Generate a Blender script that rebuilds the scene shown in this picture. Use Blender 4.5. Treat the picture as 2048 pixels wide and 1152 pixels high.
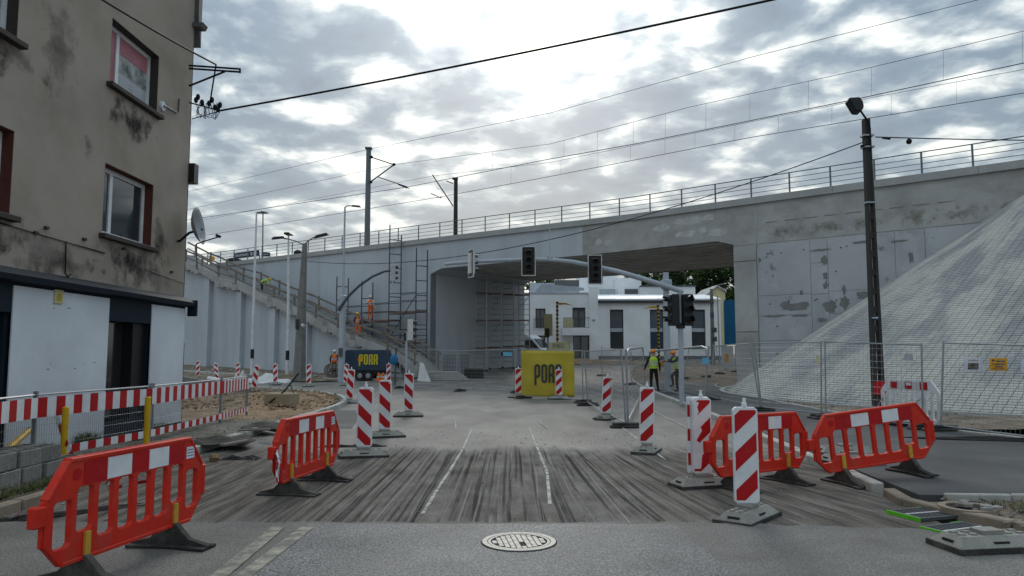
import bpy, bmesh, math, random
from mathutils import Vector, Matrix
random.seed(7)
S = bpy.context.scene
for o in list(bpy.data.objects): bpy.data.objects.remove(o)
C = S.collection
R = math.radians
# ---------------------------------------------------------------- camera
F, CH = 1479.0, 1.65                      # focal length in photo pixels, eye height
PT = math.atan(132 / F); cp, sp = math.cos(PT), math.sin(PT)
cam = bpy.data.cameras.new('camera'); co = bpy.data.objects.new('camera', cam); C.objects.link(co)
cam.sensor_width = 36; cam.lens = 36 * F / 2048; cam.clip_end = 3000; cam.clip_start = .05
co.location = (0, 0, CH); co.rotation_euler = (R(90) + PT, 0, 0); S.camera = co
S.render.resolution_x, S.render.resolution_y = 1024, 576
# ---------------------------------------------------------------- sky
SUN_EL, SUN_AZ = R(27), R(1)              # sun ahead of the camera behind the clouds (azimuth from +Y to +X)
sd = Vector((math.cos(SUN_EL) * math.sin(SUN_AZ), math.cos(SUN_EL) * math.cos(SUN_AZ), math.sin(SUN_EL)))
W = bpy.data.worlds.new('World'); S.world = W; W.use_nodes = True
nt = W.node_tree; nt.nodes.clear()
def N(nt, t, **k):
    n = nt.nodes.new(t)
    for a, b in k.items():
        if a.startswith('i_'):
            key = a[2:]; key = int(key) if key.isdigit() else key.replace('_', ' ')
            n.inputs[key].default_value = b
        else: setattr(n, a, b)
    return n
def ramp(nt, fac, stops, interp='LINEAR'):
    r = nt.nodes.new('ShaderNodeValToRGB'); cr = r.color_ramp; cr.interpolation = interp
    while len(cr.elements) < len(stops): cr.elements.new(.5)
    for e, (p_, c_) in zip(cr.elements, stops):
        e.position = p_; e.color = (*c_, 1) if len(c_) == 3 else c_
    nt.links.new(fac, r.inputs[0]); return r
def mth(nt, op, a, b=None, c=None):
    m = nt.nodes.new('ShaderNodeMath'); m.operation = op
    for i, v in enumerate((a, b, c)):
        if v is None: continue
        if isinstance(v, (int, float)): m.inputs[i].default_value = v
        else: nt.links.new(v, m.inputs[i])
    return m.outputs[0]
def vmth(nt, op, a, b=None):
    m = nt.nodes.new('ShaderNodeVectorMath'); m.operation = op
    for i, v in enumerate((a, b)):
        if v is None: continue
        if isinstance(v, (tuple, Vector)): m.inputs[i].default_value = v
        else: nt.links.new(v, m.inputs[i])
    return m
def mixc(nt, fac, a, b, bt='MIX'):
    m = nt.nodes.new('ShaderNodeMix'); m.data_type = 'RGBA'; m.blend_type = bt
    for k, v in ((0, fac), (6, a), (7, b)):
        if isinstance(v, (int, float)): m.inputs[k].default_value = v
        elif isinstance(v, tuple): m.inputs[k].default_value = (*v, 1)
        else: nt.links.new(v, m.inputs[k])
    return m.outputs[2]
sky = N(nt, 'ShaderNodeTexSky', sky_type='NISHITA', sun_disc=False, sun_elevation=SUN_EL, sun_rotation=SUN_AZ, dust_density=2.0)
tc = N(nt, 'ShaderNodeTexCoord'); sx = N(nt, 'ShaderNodeSeparateXYZ'); nt.links.new(tc.outputs['Generated'], sx.inputs[0])
zz = mth(nt, 'ADD', mth(nt, 'MAXIMUM', sx.outputs[2], 0.0), .17)
cx = N(nt, 'ShaderNodeCombineXYZ'); nt.links.new(mth(nt, 'DIVIDE', sx.outputs[0], zz), cx.inputs[0]); nt.links.new(mth(nt, 'DIVIDE', sx.outputs[1], zz), cx.inputs[1])
CLOUD_OFF = (3.1, 1.7, 0.4)
off = vmth(nt, 'ADD', cx.outputs[0], CLOUD_OFF)
n1 = N(nt, 'ShaderNodeTexNoise', i_Scale=5.2, i_Detail=8.0, i_Roughness=.52, i_Distortion=.2); nt.links.new(off.outputs[0], n1.inputs['Vector'])
n2 = N(nt, 'ShaderNodeTexNoise', i_Scale=1.7, i_Detail=3.0, i_Roughness=.5); nt.links.new(off.outputs[0], n2.inputs['Vector'])
dens = mth(nt, 'ADD', mth(nt, 'MULTIPLY', n1.outputs[0], .8), mth(nt, 'MULTIPLY', n2.outputs[0], .3))
dt = vmth(nt, 'DOT_PRODUCT', tc.outputs['Generated'], sd).outputs['Value']
glow = mth(nt, 'POWER', mth(nt, 'MAXIMUM', dt, 0.0), 22.0)
glow2 = mth(nt, 'POWER', mth(nt, 'MAXIMUM', dt, 0.0), 90.0)
dens2 = mth(nt, 'SUBTRACT', mth(nt, 'SUBTRACT', dens, mth(nt, 'MULTIPLY', glow, .022)), mth(nt, 'MULTIPLY', glow2, .06))
cl = ramp(nt, dens2, [(.385, (.90, .91, .83)), (.455, (.59, .635, .63)), (.51, (.305, .37, .415)), (.575, (.165, .228, .29)), (.72, (.12, .17, .23))])
# near the horizon the deck thins to a pale, slightly yellow band
hz = mth(nt, 'POWER', mth(nt, 'SUBTRACT', 1.0, mth(nt, 'MINIMUM', mth(nt, 'MAXIMUM', sx.outputs[2], 0.0), 1.0)), 6.0)
cl2 = mixc(nt, mth(nt, 'MULTIPLY', hz, .36), cl.outputs[0], (.74, .735, .66))
gl = mth(nt, 'ADD', 1.0, mth(nt, 'ADD', mth(nt, 'MULTIPLY', glow, .15), mth(nt, 'MULTIPLY', glow2, .55)))
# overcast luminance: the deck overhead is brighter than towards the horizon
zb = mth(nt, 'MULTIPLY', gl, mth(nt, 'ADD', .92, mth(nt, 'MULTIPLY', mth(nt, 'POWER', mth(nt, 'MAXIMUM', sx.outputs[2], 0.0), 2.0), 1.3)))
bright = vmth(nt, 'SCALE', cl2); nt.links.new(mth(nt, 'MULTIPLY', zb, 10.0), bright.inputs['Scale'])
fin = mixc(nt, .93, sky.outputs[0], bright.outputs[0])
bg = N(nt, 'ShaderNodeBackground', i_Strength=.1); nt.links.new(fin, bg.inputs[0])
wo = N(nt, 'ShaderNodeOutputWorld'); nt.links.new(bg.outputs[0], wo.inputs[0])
# ---------------------------------------------------------------- sun behind thin cloud
sl = bpy.data.lights.new('sun', 'SUN'); sl.energy = .8; sl.angle = R(20); sl.color = (1, .95, .87)
so = bpy.data.objects.new('sun', sl); C.objects.link(so); so.rotation_euler = sd.to_track_quat('Z', 'Y').to_euler(); so.location = (0, 30, 60)
# ---------------------------------------------------------------- exposure
S.view_settings.view_transform = 'Standard'; S.view_settings.look = 'None'; S.view_settings.gamma = 1
S.view_settings.exposure = 0.42
S.view_settings.use_curve_mapping = False

# ================================================================ pixel -> place
def ray(x, y):
    u = (x - 1024) / F; v = (576 - y) / F
    return Vector((u, cp - v * sp, sp + v * cp))
def gz(x, y, z=0.0):                      # where a pixel's ray meets height z
    r = ray(x, y); t = (z - CH) / r.z; return Vector((r.x * t, r.y * t, z))
def gy(x, y, Y):                          # ... meets the plane Y
    r = ray(x, y); t = Y / r.y; return Vector((r.x * t, Y, CH + r.z * t))
def gp(x, y, A, B, off=0.0):              # ... meets the vertical plane through A,B moved off metres towards -normal
    d = Vector((B[0] - A[0], B[1] - A[1], 0)).normalized(); n = Vector((-d.y, d.x, 0))
    if n.y < 0: n = -n
    a = Vector((A[0], A[1], 0)) + n * off
    r = ray(x, y); t = n.dot(a) / n.dot(r); return Vector((r.x * t, r.y * t, CH + r.z * t))
def G(y):                                 # terrain: flat street, then a gentle ramp up past the bridge
    return 0.0 if y < 44 else (1.15 * (y - 44) / 26 if y < 70 else 1.15)
def ge(x, y, dz=0.0):                     # where a pixel's ray meets the terrain
    r = ray(x, y); t = 1.0
    for i in range(4000):
        t += .05
        if CH + r.z * t <= G(r.y * t) + dz: break
    return Vector((r.x * t, r.y * t, G(r.y * t) + dz))

# ================================================================ mesh helpers
class MB:
    def __init__(s): s.v = []; s.f = []; s.m = []
    def quad(s, *p, m=0):
        i = len(s.v); s.v += [Vector(q) for q in p]; s.f.append(tuple(range(i, i + len(p)))); s.m.append(m); return s
    def box(s, a, b, m=0, M=None):
        x0, y0, z0 = a; x1, y1, z1 = b; i = len(s.v)
        c = [(x0, y0, z0), (x1, y0, z0), (x1, y1, z0), (x0, y1, z0), (x0, y0, z1), (x1, y0, z1), (x1, y1, z1), (x0, y1, z1)]
        s.v += [(M @ Vector(q)) if M else Vector(q) for q in c]
        for f in ((0, 3, 2, 1), (4, 5, 6, 7), (0, 1, 5, 4), (1, 2, 6, 5), (2, 3, 7, 6), (3, 0, 4, 7)):
            s.f.append(tuple(i + k for k in f)); s.m.append(m)
        return s
    def bar(s, p, q, w, h=None, m=0, up=(0, 0, 1)):      # rectangular bar from p to q
        p = Vector(p); q = Vector(q); h = h or w; d = (q - p).normalized(); u = Vector(up)
        if abs(d.dot(u)) > .98: u = Vector((0, 1, 0))
        x = d.cross(u).normalized() * (w / 2); y = x.cross(d).normalized() * (h / 2); i = len(s.v)
        s.v += [p - x - y, p + x - y, p + x + y, p - x + y, q - x - y, q + x - y, q + x + y, q - x + y]
        for f in ((3, 2, 1, 0), (4, 5, 6, 7), (0, 1, 5, 4), (1, 2, 6, 5), (2, 3, 7, 6), (3, 0, 4, 7)):
            s.f.append(tuple(i + k for k in f)); s.m.append(m)
        return s
    def tube(s, pts, r, n=8, m=0, cap=True):             # swept round tube, r a number or one per point
        pts = [Vector(p) for p in pts]; k = len(pts); rr = r if isinstance(r, (list, tuple)) else [r] * k; i0 = len(s.v); x = None
        for j, p in enumerate(pts):
            d = (pts[min(j + 1, k - 1)] - pts[max(j - 1, 0)]).normalized()
            if x is None:
                u = Vector((0, 0, 1)) if abs(d.z) < .9 else Vector((0, 1, 0)); x = d.cross(u).normalized()
            else: x = (x - d * x.dot(d)).normalized()
            y = d.cross(x)
            for a in range(n):
                t = 2 * math.pi * a / n; s.v.append(p + (x * math.cos(t) + y * math.sin(t)) * rr[j])
        for j in range(k - 1):
            for a in range(n):
                b = (a + 1) % n; s.f.append((i0 + j * n + a, i0 + j * n + b, i0 + (j + 1) * n + b, i0 + (j + 1) * n + a)); s.m.append(m)
        if cap and n > 2:
            s.f.append(tuple(i0 + a for a in reversed(range(n)))); s.m.append(m)
            s.f.append(tuple(i0 + (k - 1) * n + a for a in range(n))); s.m.append(m)
        return s
    def prism(s, pts, d, m=0):                           # polygon pts extruded by vector d
        pts = [Vector(p) for p in pts]; d = Vector(d); n = len(pts); i = len(s.v); s.v += pts + [p + d for p in pts]
        s.f.append(tuple(i + a for a in reversed(range(n)))); s.m.append(m); s.f.append(tuple(i + n + a for a in range(n))); s.m.append(m)
        for a in range(n):
            b = (a + 1) % n; s.f.append((i + a, i + b, i + n + b, i + n + a)); s.m.append(m)
        return s
    def lathe(s, prof, c=(0, 0, 0), n=16, m=0, ax='z'):  # prof: (radius, height)
        i0 = len(s.v); c = Vector(c)
        for r, h in prof:
            for a in range(n):
                t = 2 * math.pi * a / n; q = (r * math.cos(t), r * math.sin(t), h)
                if ax == 'y': q = (q[0], q[2], q[1])
                if ax == 'x': q = (q[2], q[0], q[1])
                s.v.append(c + Vector(q))
        for j in range(len(prof) - 1):
            for a in range(n):
                b = (a + 1) % n; s.f.append((i0 + j * n + a, i0 + j * n + b, i0 + (j + 1) * n + b, i0 + (j + 1) * n + a)); s.m.append(m)
        s.f.append(tuple(i0 + a for a in reversed(range(n)))); s.m.append(m)
        s.f.append(tuple(i0 + (len(prof) - 1) * n + a for a in range(n))); s.m.append(m)
        return s
    def ball(s, c, r, n=10, m=0):
        r = r if isinstance(r, (tuple, list)) else (r, r, r); k = n // 2 + 1; i = len(s.v)
        s.lathe([(max(.02, math.sin(math.pi * j / (k - 1))), -math.cos(math.pi * j / (k - 1))) for j in range(k)], n=n, m=m)
        for q in range(i, len(s.v)):
            v = s.v[q]; s.v[q] = Vector((c[0] + v.x * r[0], c[1] + v.y * r[1], c[2] + v.z * r[2]))
        return s
    def build(s, name, mats, parent=None, world=False, bevel=0, smooth=False, fix=True):
        me = bpy.data.meshes.new(name); vs = s.v
        if parent is not None and world:
            loc, rz = ROOT[parent.name]; M = (Matrix.Translation(loc) @ Matrix.Rotation(rz, 4, 'Z')).inverted(); vs = [M @ v for v in vs]
        me.from_pydata([tuple(v) for v in vs], [], s.f)
        if not isinstance(mats, (list, tuple)): mats = [mats]
        for q in mats: me.materials.append(q)
        if len(mats) > 1: me.polygons.foreach_set('material_index', s.m)
        if fix or bevel:
            bm = bmesh.new(); bm.from_mesh(me)
            if bevel:
                bmesh.ops.remove_doubles(bm, verts=bm.verts, dist=1e-5)
                bmesh.ops.bevel(bm, geom=[e for e in bm.edges if len(e.link_faces) == 2 and e.calc_face_angle(0) > .5], offset=bevel, segments=1, affect='EDGES', clamp_overlap=True)
            bmesh.ops.recalc_face_normals(bm, faces=bm.faces); bm.to_mesh(me); bm.free()
        if smooth: me.polygons.foreach_set('use_smooth', [True] * len(me.polygons))
        me.update()
        o = bpy.data.objects.new(name, me); C.objects.link(o)
        if parent is not None: o.parent = parent
        return o
ROOT = {}
def tag(o, label=None, cat=None, group=None, kind=None):
    if label: o['label'] = label
    if cat: o['category'] = cat
    if group: o['group'] = group
    if kind: o['kind'] = kind
    return o
def thing(name, label, cat, loc=(0, 0, 0), rz=0.0, group=None):
    o = bpy.data.objects.new(name, None); C.objects.link(o); o.empty_display_size = .1
    o.location = loc; o.rotation_euler = (0, 0, rz); ROOT[o.name] = (Vector(loc), rz); return tag(o, label, cat, group)
def struct(name, mb, m, **k): return tag(mb.build(name, m, **k), kind='structure')
def copy_tree(o, parent=None):
    c = o.copy(); C.objects.link(c)
    if parent is not None: c.parent = parent
    for ch in list(o.children): copy_tree(ch, c)
    return c

# ================================================================ materials
def mat(name, stops, scale=3.0, rough=.8, bump=.0, bscale=60.0, metal=0.0, stretch=(1, 1, 1), fine=.12, rnd=0.0, spec=.22, detail=6.0, dist=0.0, coord='Object', bdist=.01):
    m = bpy.data.materials.new(name); m.use_nodes = True; t = m.node_tree; b = t.nodes['Principled BSDF']
    b.inputs['Roughness'].default_value = rough; b.inputs['Metallic'].default_value = metal; b.inputs['Specular IOR Level'].default_value = spec
    if isinstance(stops, tuple): stops = [(.35, tuple(c * .9 for c in stops)), (.65, tuple(min(1, c * 1.08) for c in stops))]
    tcn = N(t, 'ShaderNodeTexCoord'); mp = N(t, 'ShaderNodeMapping'); mp.inputs['Scale'].default_value = stretch; t.links.new(tcn.outputs[coord], mp.inputs[0])
    n1 = N(t, 'ShaderNodeTexNoise', i_Scale=scale, i_Detail=detail, i_Roughness=.6, i_Distortion=dist); t.links.new(mp.outputs[0], n1.inputs['Vector'])
    col = ramp(t, n1.outputs[0], stops).outputs[0]
    n2 = N(t, 'ShaderNodeTexNoise', i_Scale=bscale, i_Detail=3.0); t.links.new(mp.outputs[0], n2.inputs['Vector'])
    if fine:
        v = ramp(t, n2.outputs[0], [(.3, (1 - fine,) * 3), (.7, (1 + fine,) * 3)]).outputs[0]; col = mixc(t, 1.0, col, v, 'MULTIPLY')
    if rnd:
        oi = N(t, 'ShaderNodeObjectInfo'); v = mth(t, 'ADD', 1 - rnd, mth(t, 'MULTIPLY', oi.outputs['Random'], 2 * rnd))
        hs = N(t, 'ShaderNodeHueSaturation'); t.links.new(v, hs.inputs['Value']); t.links.new(col, hs.inputs['Color']); col = hs.outputs[0]
    t.links.new(col, b.inputs['Base Color'])
    if bump:
        bp = N(t, 'ShaderNodeBump', i_Strength=bump, i_Distance=bdist); t.links.new(n2.outputs[0], bp.inputs['Height']); t.links.new(bp.outputs[0], b.inputs['Normal'])
    m['_'] = 1
    return m
def nd(m): return m.node_tree, m.node_tree.nodes['Principled BSDF']
def g3(v, tint=(1, 1, 1)): return tuple(v * c for c in tint)
def two(a, b, lo=.35, hi=.65): return [(lo, a), (hi, b)]
def dirty(m, col=(.12, .10, .08), amt=.5, scale=2.5, lo=.5, hi=.75, stretch=(1, 1, 1), detail=8):
    """a second, blotchy layer of grime with a shape of its own"""
    t, b = nd(m); src = b.inputs['Base Color'].links[0].from_socket
    tcn = N(t, 'ShaderNodeTexCoord'); mp = N(t, 'ShaderNodeMapping'); mp.inputs['Scale'].default_value = stretch; mp.inputs['Location'].default_value = (5.3, 2.1, 7.7); t.links.new(tcn.outputs['Object'], mp.inputs[0])
    n = N(t, 'ShaderNodeTexNoise', i_Scale=scale, i_Detail=float(detail), i_Roughness=.65); t.links.new(mp.outputs[0], n.inputs['Vector'])
    f = ramp(t, n.outputs[0], [(lo, (0, 0, 0)), (hi, (amt,) * 3)]).outputs[0]
    t.links.new(mixc(t, f, src, col), b.inputs['Base Color']); return m

M = {}
M['dirt'] = dirty(mat('dirt', [(.3, (.10, .078, .056)), (.5, (.17, .135, .10)), (.7, (.26, .215, .165))], 1.3, .95, .8, 22, bdist=.04, fine=.3), (.33, .29, .24), .5, .7)
M['sand'] = mat('sand', [(.3, (.17, .115, .07)), (.55, (.28, .19, .115)), (.75, (.36, .265, .175))], 1.6, .95, .9, 18, bdist=.05, fine=.25)
M['road'] = dirty(mat('road_asphalt', [(.3, (.10, .093, .085)), (.5, (.155, .145, .134)), (.7, (.225, .211, .194))], .7, .7, .7, 60, fine=.45, detail=10, stretch=(1.3, .6, 1)), (.23, .215, .19), .6, .5, .5, .68, (1.6, .35, 1))
M['patch'] = dirty(mat('new_asphalt', [(.3, (.075, .08, .086)), (.55, (.12, .125, .13)), (.75, (.17, .175, .175))], 1.1, .62, .9, 52, fine=.95, detail=9, bdist=.008), (.20, .185, .165), .4, .8)
M['oldasph'] = dirty(mat('worn_asphalt', [(.3, (.12, .113, .105)), (.55, (.165, .157, .147)), (.75, (.215, .205, .19))], .8, .8, .5, 60, fine=.5, detail=9), (.085, .078, .07), .5, .9, .48, .7)
M['walk'] = dirty(mat('walkway_asphalt', [(.3, (.055, .057, .06)), (.55, (.08, .081, .084)), (.75, (.12, .118, .115))], .5, .8, .3, 150, fine=.15), (.30, .25, .19), .5, .4, .55, .75)
M['footway'] = dirty(mat('footway', [(.3, (.09, .083, .07)), (.5, (.16, .148, .128)), (.75, (.25, .235, .21))], 2.2, .95, .9, 28, fine=.4, bdist=.02), (.085, .078, .045), .7, 1.3, .45, .65)
M['kerb'] = dirty(mat('kerb_concrete', (.42, .41, .38), 4, .85, .3, 70, rnd=.12), (.2, .17, .13), .5, 3)
M['oldkerb'] = dirty(mat('old_kerb', (.27, .22, .17), 4, .9, .4, 60, rnd=.12), (.14, .11, .08), .5, 3)
M['line'] = dirty(mat('worn_paint', (.36, .34, .27), 6, .8, .2, 90, fine=.3), (.15, .142, .132), .97, 7, .36, .58)
M['chalk'] = dirty(mat('chalk', (.55, .54, .50), 6, .9, 0, 90, fine=.4), (.13, .12, .11), .95, 9, .42, .62)
def milled():
    m = M['road'].copy(); m.name = 'milled_asphalt'; t, b = nd(m); b.inputs['Roughness'].default_value = .95; b.inputs['Specular IOR Level'].default_value = .1; road = b.inputs['Base Color'].links[0].from_socket
    tcn = N(t, 'ShaderNodeTexCoord'); sx = N(t, 'ShaderNodeSeparateXYZ'); t.links.new(tcn.outputs['Object'], sx.inputs[0]); X, Y = sx.outputs[0], sx.outputs[1]
    # grooves follow the road; on the right the cutter swung outwards
    xr = mth(t, 'MAXIMUM', mth(t, 'SUBTRACT', X, .35), 0.0); yy = mth(t, 'SUBTRACT', 12.6, Y)
    x1 = mth(t, 'SUBTRACT', X, mth(t, 'MULTIPLY', mth(t, 'MULTIPLY', xr, .10), mth(t, 'MULTIPLY', yy, .55)))
    def nz(xs, ys, det=3.0, o=0.0, x=x1):
        c = N(t, 'ShaderNodeCombineXYZ'); t.links.new(mth(t, 'MULTIPLY', x, xs), c.inputs[0]); t.links.new(mth(t, 'MULTIPLY', Y, ys), c.inputs[1]); c.inputs[2].default_value = o
        n = N(t, 'ShaderNodeTexNoise', i_Scale=1.0, i_Detail=det, i_Roughness=.6); t.links.new(c.outputs[0], n.inputs['Vector']); return n.outputs[0]
    def step(v, lo, hi): return mth(t, 'MINIMUM', mth(t, 'MAXIMUM', mth(t, 'DIVIDE', mth(t, 'SUBTRACT', v, lo), hi - lo), 0.0), 1.0)
    e = nz(62, 62, 3.0, 5.0); g = nz(3.2, 1.3, 6.0, 7.0)
    base = ramp(t, g, [(.3, (.09, .08, .07)), (.5, (.155, .14, .125)), (.7, (.25, .23, .208))]).outputs[0]
    h = mth(t, 'MULTIPLY', e, .3)
    for fq, jit, oo, half, cc, am in ((5.3, .5, 1.0, .14, (.022, .02, .019), .8), (12.5, .5, 13.0, .21, (.035, .031, .029), .7), (6.1, .5, 27.0, .09, (.36, .342, .31), .6), (19.0, .4, 41.0, .2, (.26, .245, .225), .5)):
        q = mth(t, 'ADD', mth(t, 'MULTIPLY', x1, fq), mth(t, 'MULTIPLY', nz(1.1, .12, 2.0, oo), jit * 3)); fr = mth(t, 'FRACT', q); ix = mth(t, 'FLOOR', q)
        ln = mth(t, 'SUBTRACT', 1.0, step(mth(t, 'ADD', mth(t, 'ABSOLUTE', mth(t, 'SUBTRACT', fr, .5)), mth(t, 'MULTIPLY', mth(t, 'SUBTRACT', e, .5), .25)), half * .5, half))
        brk = step(nz(3.71, .15, 4.0, oo + 5, ix), .47, .54); f = mth(t, 'MULTIPLY', mth(t, 'MULTIPLY', ln, brk), am)
        base = mixc(t, f, base, cc); h = mth(t, 'ADD', h, mth(t, 'MULTIPLY', f, -.8 if cc[0] < .1 else .4))
    base = mixc(t, 1.0, base, ramp(t, e, [(.3, (.5,) * 3), (.7, (1.5,) * 3)]).outputs[0], 'MULTIPLY')
    # rough brown shoulders either side of the grooved middle
    d = nz(1.1, .5, 6.0, 9.0); side = step(mth(t, 'ADD', mth(t, 'ABSOLUTE', mth(t, 'ADD', X, .15)), mth(t, 'MULTIPLY', mth(t, 'SUBTRACT', d, .5), 2.6)), 1.5, 2.6)
    sh = mixc(t, 1.0, ramp(t, nz(7, .9, 8.0, 2.0), [(.32, (.06, .052, .045)), (.5, (.14, .123, .108)), (.68, (.25, .222, .195))]).outputs[0], ramp(t, e, [(.3, (.6,) * 3), (.7, (1.4,) * 3)]).outputs[0], 'MULTIPLY')
    col = mixc(t, mth(t, 'MULTIPLY', side, .88), base, sh)
    # the cut runs out raggedly into the old surface
    out = step(mth(t, 'ADD', Y, mth(t, 'ADD', mth(t, 'MULTIPLY', mth(t, 'SUBTRACT', nz(6, .3, 4.0, 51.0), .5), 2.2), mth(t, 'MULTIPLY', mth(t, 'SUBTRACT', d, .5), 2.0))), 12.2, 13.3)
    t.links.new(mixc(t, out, col, road), b.inputs['Base Color']); t.links.new(mth(t, 'SUBTRACT', .95, mth(t, 'MULTIPLY', out, .25)), b.inputs['Roughness']); t.links.new(mth(t, 'ADD', .1, mth(t, 'MULTIPLY', out, .12)), b.inputs['Specular IOR Level'])
    bp = N(t, 'ShaderNodeBump', i_Strength=.9, i_Distance=.03); t.links.new(mth(t, 'MULTIPLY', h, mth(t, 'SUBTRACT', 1.0, out)), bp.inputs['Height'])
    if b.inputs['Normal'].links: t.links.new(b.inputs['Normal'].links[0].from_socket, bp.inputs['Normal'])
    t.links.new(bp.outputs[0], b.inputs['Normal']); return m
M['milled'] = milled()
M['paintwall'] = dirty(mat('grey_wall_paint', two((.44, .475, .52), (.50, .535, .575)), .25, .6, .05, 40, fine=.03), (.30, .32, .335), .5, .6, .48, .78, (1.6, 1.6, .22))
M['concrete'] = dirty(mat('bare_concrete', [(.3, (.31, .31, .305)), (.5, (.39, .39, .382)), (.7, (.47, .47, .46))], .6, .85, .2, 35, fine=.08), (.20, .185, .15), .55, .45, .5, .75, (1, 1, 2.2))
M['panelconc'] = dirty(dirty(mat('grouted_panel_concrete', [(.3, (.34, .355, .37)), (.55, (.42, .435, .45)), (.75, (.47, .485, .50))], .4, .8, .12, 35, fine=.06), (.17, .17, .165), .8, .9, .62, .66, (1, 1, 1.4)), (.5, .52, .53), .5, .6, .55, .6)
M['coping'] = mat('coping_concrete', (.37, .375, .375), .8, .8, .1, 40, fine=.06)
M['soffit'] = dirty(mat('soffit_concrete', (.50, .50, .49), .6, .85, .1, 30), (.14, .13, .12), .5, .8)
M['stucco'] = dirty(dirty(mat('old_stucco', [(.3, (.27, .228, .19)), (.5, (.355, .305, .258)), (.7, (.41, .36, .31))], .55, .95, .5, 60, fine=.12, bdist=.006), (.16, .145, .132), .45, .45, .55, .85, (1, 1, 1.6)), (.36, .33, .29), .35, 2.2, .6, .8)
M['soot'] = dirty(mat('sooty_stucco', [(.3, (.05, .047, .045)), (.55, (.14, .125, .11)), (.75, (.27, .24, .21))], 1.1, .95, .5, 50), (.03, .03, .03), .8, 1.3, .45, .65)
M['navy'] = mat('navy_fascia', (.012, .021, .033), 1.2, .7, .05, 30, fine=.15, spec=.2)
M['board'] = dirty(mat('white_board', (.68, .72, .77), .7, .45, 0, 30, fine=.02), (.4, .40, .39), .35, 1.4, .62, .8)
M['white'] = dirty(mat('white_plaster', (.82, .84, .86), .3, .7, .04, 40, fine=.03), (.5, .5, .5), .3, .6, .55, .8)
M['upvc'] = mat('white_window_frame', (.72, .74, .76), 3, .35, 0, 30, fine=.03)
M['sill'] = mat('dark_sill', (.05, .042, .038), 5, .7, .3, 40)
M['reveal'] = mat('red_brown_reveal', (.11, .038, .03), 4, .85, .3, 40)
M['roofsheet'] = mat('white_roof_sheet', (.85, .87, .9), .5, .35, 0, 20, fine=.02)
M['darkroof'] = mat('dark_roof', (.06, .065, .075), 2, .6, .1, 30)
def glass(name, c, r=.06):
    m = mat(name, c, 1, r, 0, 20, fine=0); nd(m)[1].inputs['Specular IOR Level'].default_value = .9; return m
M['glass'] = glass('window_glass', (.035, .045, .055))
M['skypaintglass'] = glass('painted_reflection_glass', (.10, .12, .145)); M['shopglass'] = glass('shop_glass', (.022, .026, .028), .12)  # first glass: bright sky reflection painted in as a paler colour
M['steel'] = mat('galvanised_steel', (.33, .35, .37), 6, .45, 0, 40, metal=.55, fine=.08)
M['dsteel'] = mat('dark_steel', (.10, .11, .12), 6, .5, 0, 40, metal=.4, fine=.1)
M['railing'] = mat('railing_paint', (.14, .165, .185), 6, .5, 0, 40, fine=.05)
M['mastgrey'] = mat('grey_mast_paint', (.40, .44, .49), 2, .45, 0, 30, fine=.04)
M['polewhite'] = dirty(mat('pole_white_paint', (.68, .69, .70), 2, .5, 0, 30, fine=.04), (.3, .28, .26), .4, 3)
M['black'] = mat('black_plastic', (.012, .012, .014), 5, .45, 0, 40, fine=.1, spec=.4)
M['rubber'] = dirty(mat('recycled_rubber', (.045, .043, .042), 8, .9, .6, 60, fine=.3), (.22, .2, .17), .5, 3, .45, .7)
M['base'] = dirty(mat('dusty_recycled_plastic', (.27, .26, .235), 6, .85, .4, 60, fine=.15), (.10, .095, .09), .6, 4, .5, .7)
M['conpole'] = dirty(mat('dark_concrete_pole', (.05, .048, .046), 3, .9, .4, 50, fine=.2), (.04, .04, .04), .5, 3)
M['greypole'] = dirty(mat('grey_concrete_pole', (.20, .195, .185), 3, .9, .4, 50, fine=.2), (.08, .08, .08), .5, 2)
M['red'] = dirty(mat('red_polyethylene', two((.56, .022, .012), (.68, .04, .02)), 1.5, .42, .08, 30, fine=.06), (.30, .12, .09), .55, 5, .5, .8); dirty(M['red'], (.16, .11, .085), .6, 7, .6, .72, (1, 1, .5))
M['signred'] = dirty(mat('sign_red', (.46, .012, .016), 3, .4, 0, 30, fine=.04), (.35, .12, .1), .3, 6, .6, .8)
M['signwhite'] = dirty(mat('sign_white', (.74, .75, .77), 3, .4, 0, 30, fine=.03), (.36, .34, .3), .35, 5, .58, .8)
M['yellow'] = mat('yellow_paint', (.60, .36, .012), 3, .5, .05, 30, fine=.1)
M['strut'] = mat('yellow_strut', (.58, .33, .05), 3, .6, .05, 30, fine=.1)
M['banner'] = dirty(mat('yellow_banner', (.52, .41, .05), 1.0, .7, .1, 90, fine=.08), (.33, .30, .12), .5, 1.4, .5, .75)
M['bannerpale'] = mat('faded_banner', (.62, .57, .33), 1.0, .7, .1, 90, fine=.08)
M['letter'] = mat('dark_print', (.05, .06, .065), 3, .7, 0, 60, fine=.2)
M['letteryellow'] = mat('yellow_print', (.68, .56, .03), 3, .6, 0, 60, fine=.1)
M['bluetank'] = dirty(mat('navy_enamel', (.035, .06, .095), 2, .4, 0, 30, fine=.06), (.10, .11, .12), .4, 2)
M['blue'] = mat('blue_cladding', (.02, .17, .36), 1, .5, 0, 30, fine=.05)
M['skyblue'] = mat('pale_blue_plastic', (.15, .42, .62), 3, .5, 0, 30)
M['navysign'] = mat('navy_sign', (.02, .035, .075), 3, .5, 0, 30)
M['wood'] = dirty(mat('weathered_timber', (.20, .175, .15), 3, .85, .3, 30, stretch=(1, 1, 6), fine=.2), (.11, .10, .09), .5, 2)
M['plank'] = mat('scaffold_board', (.19, .12, .10), 3, .85, .2, 30, fine=.2)
M['tarp'] = mat('white_tarpaulin', (.62, .62, .62), 3, .55, .1, 30)
M['orange'] = mat('hi_vis_orange', (.85, .16, .025), 4, .7, 0, 50, fine=.08)
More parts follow.
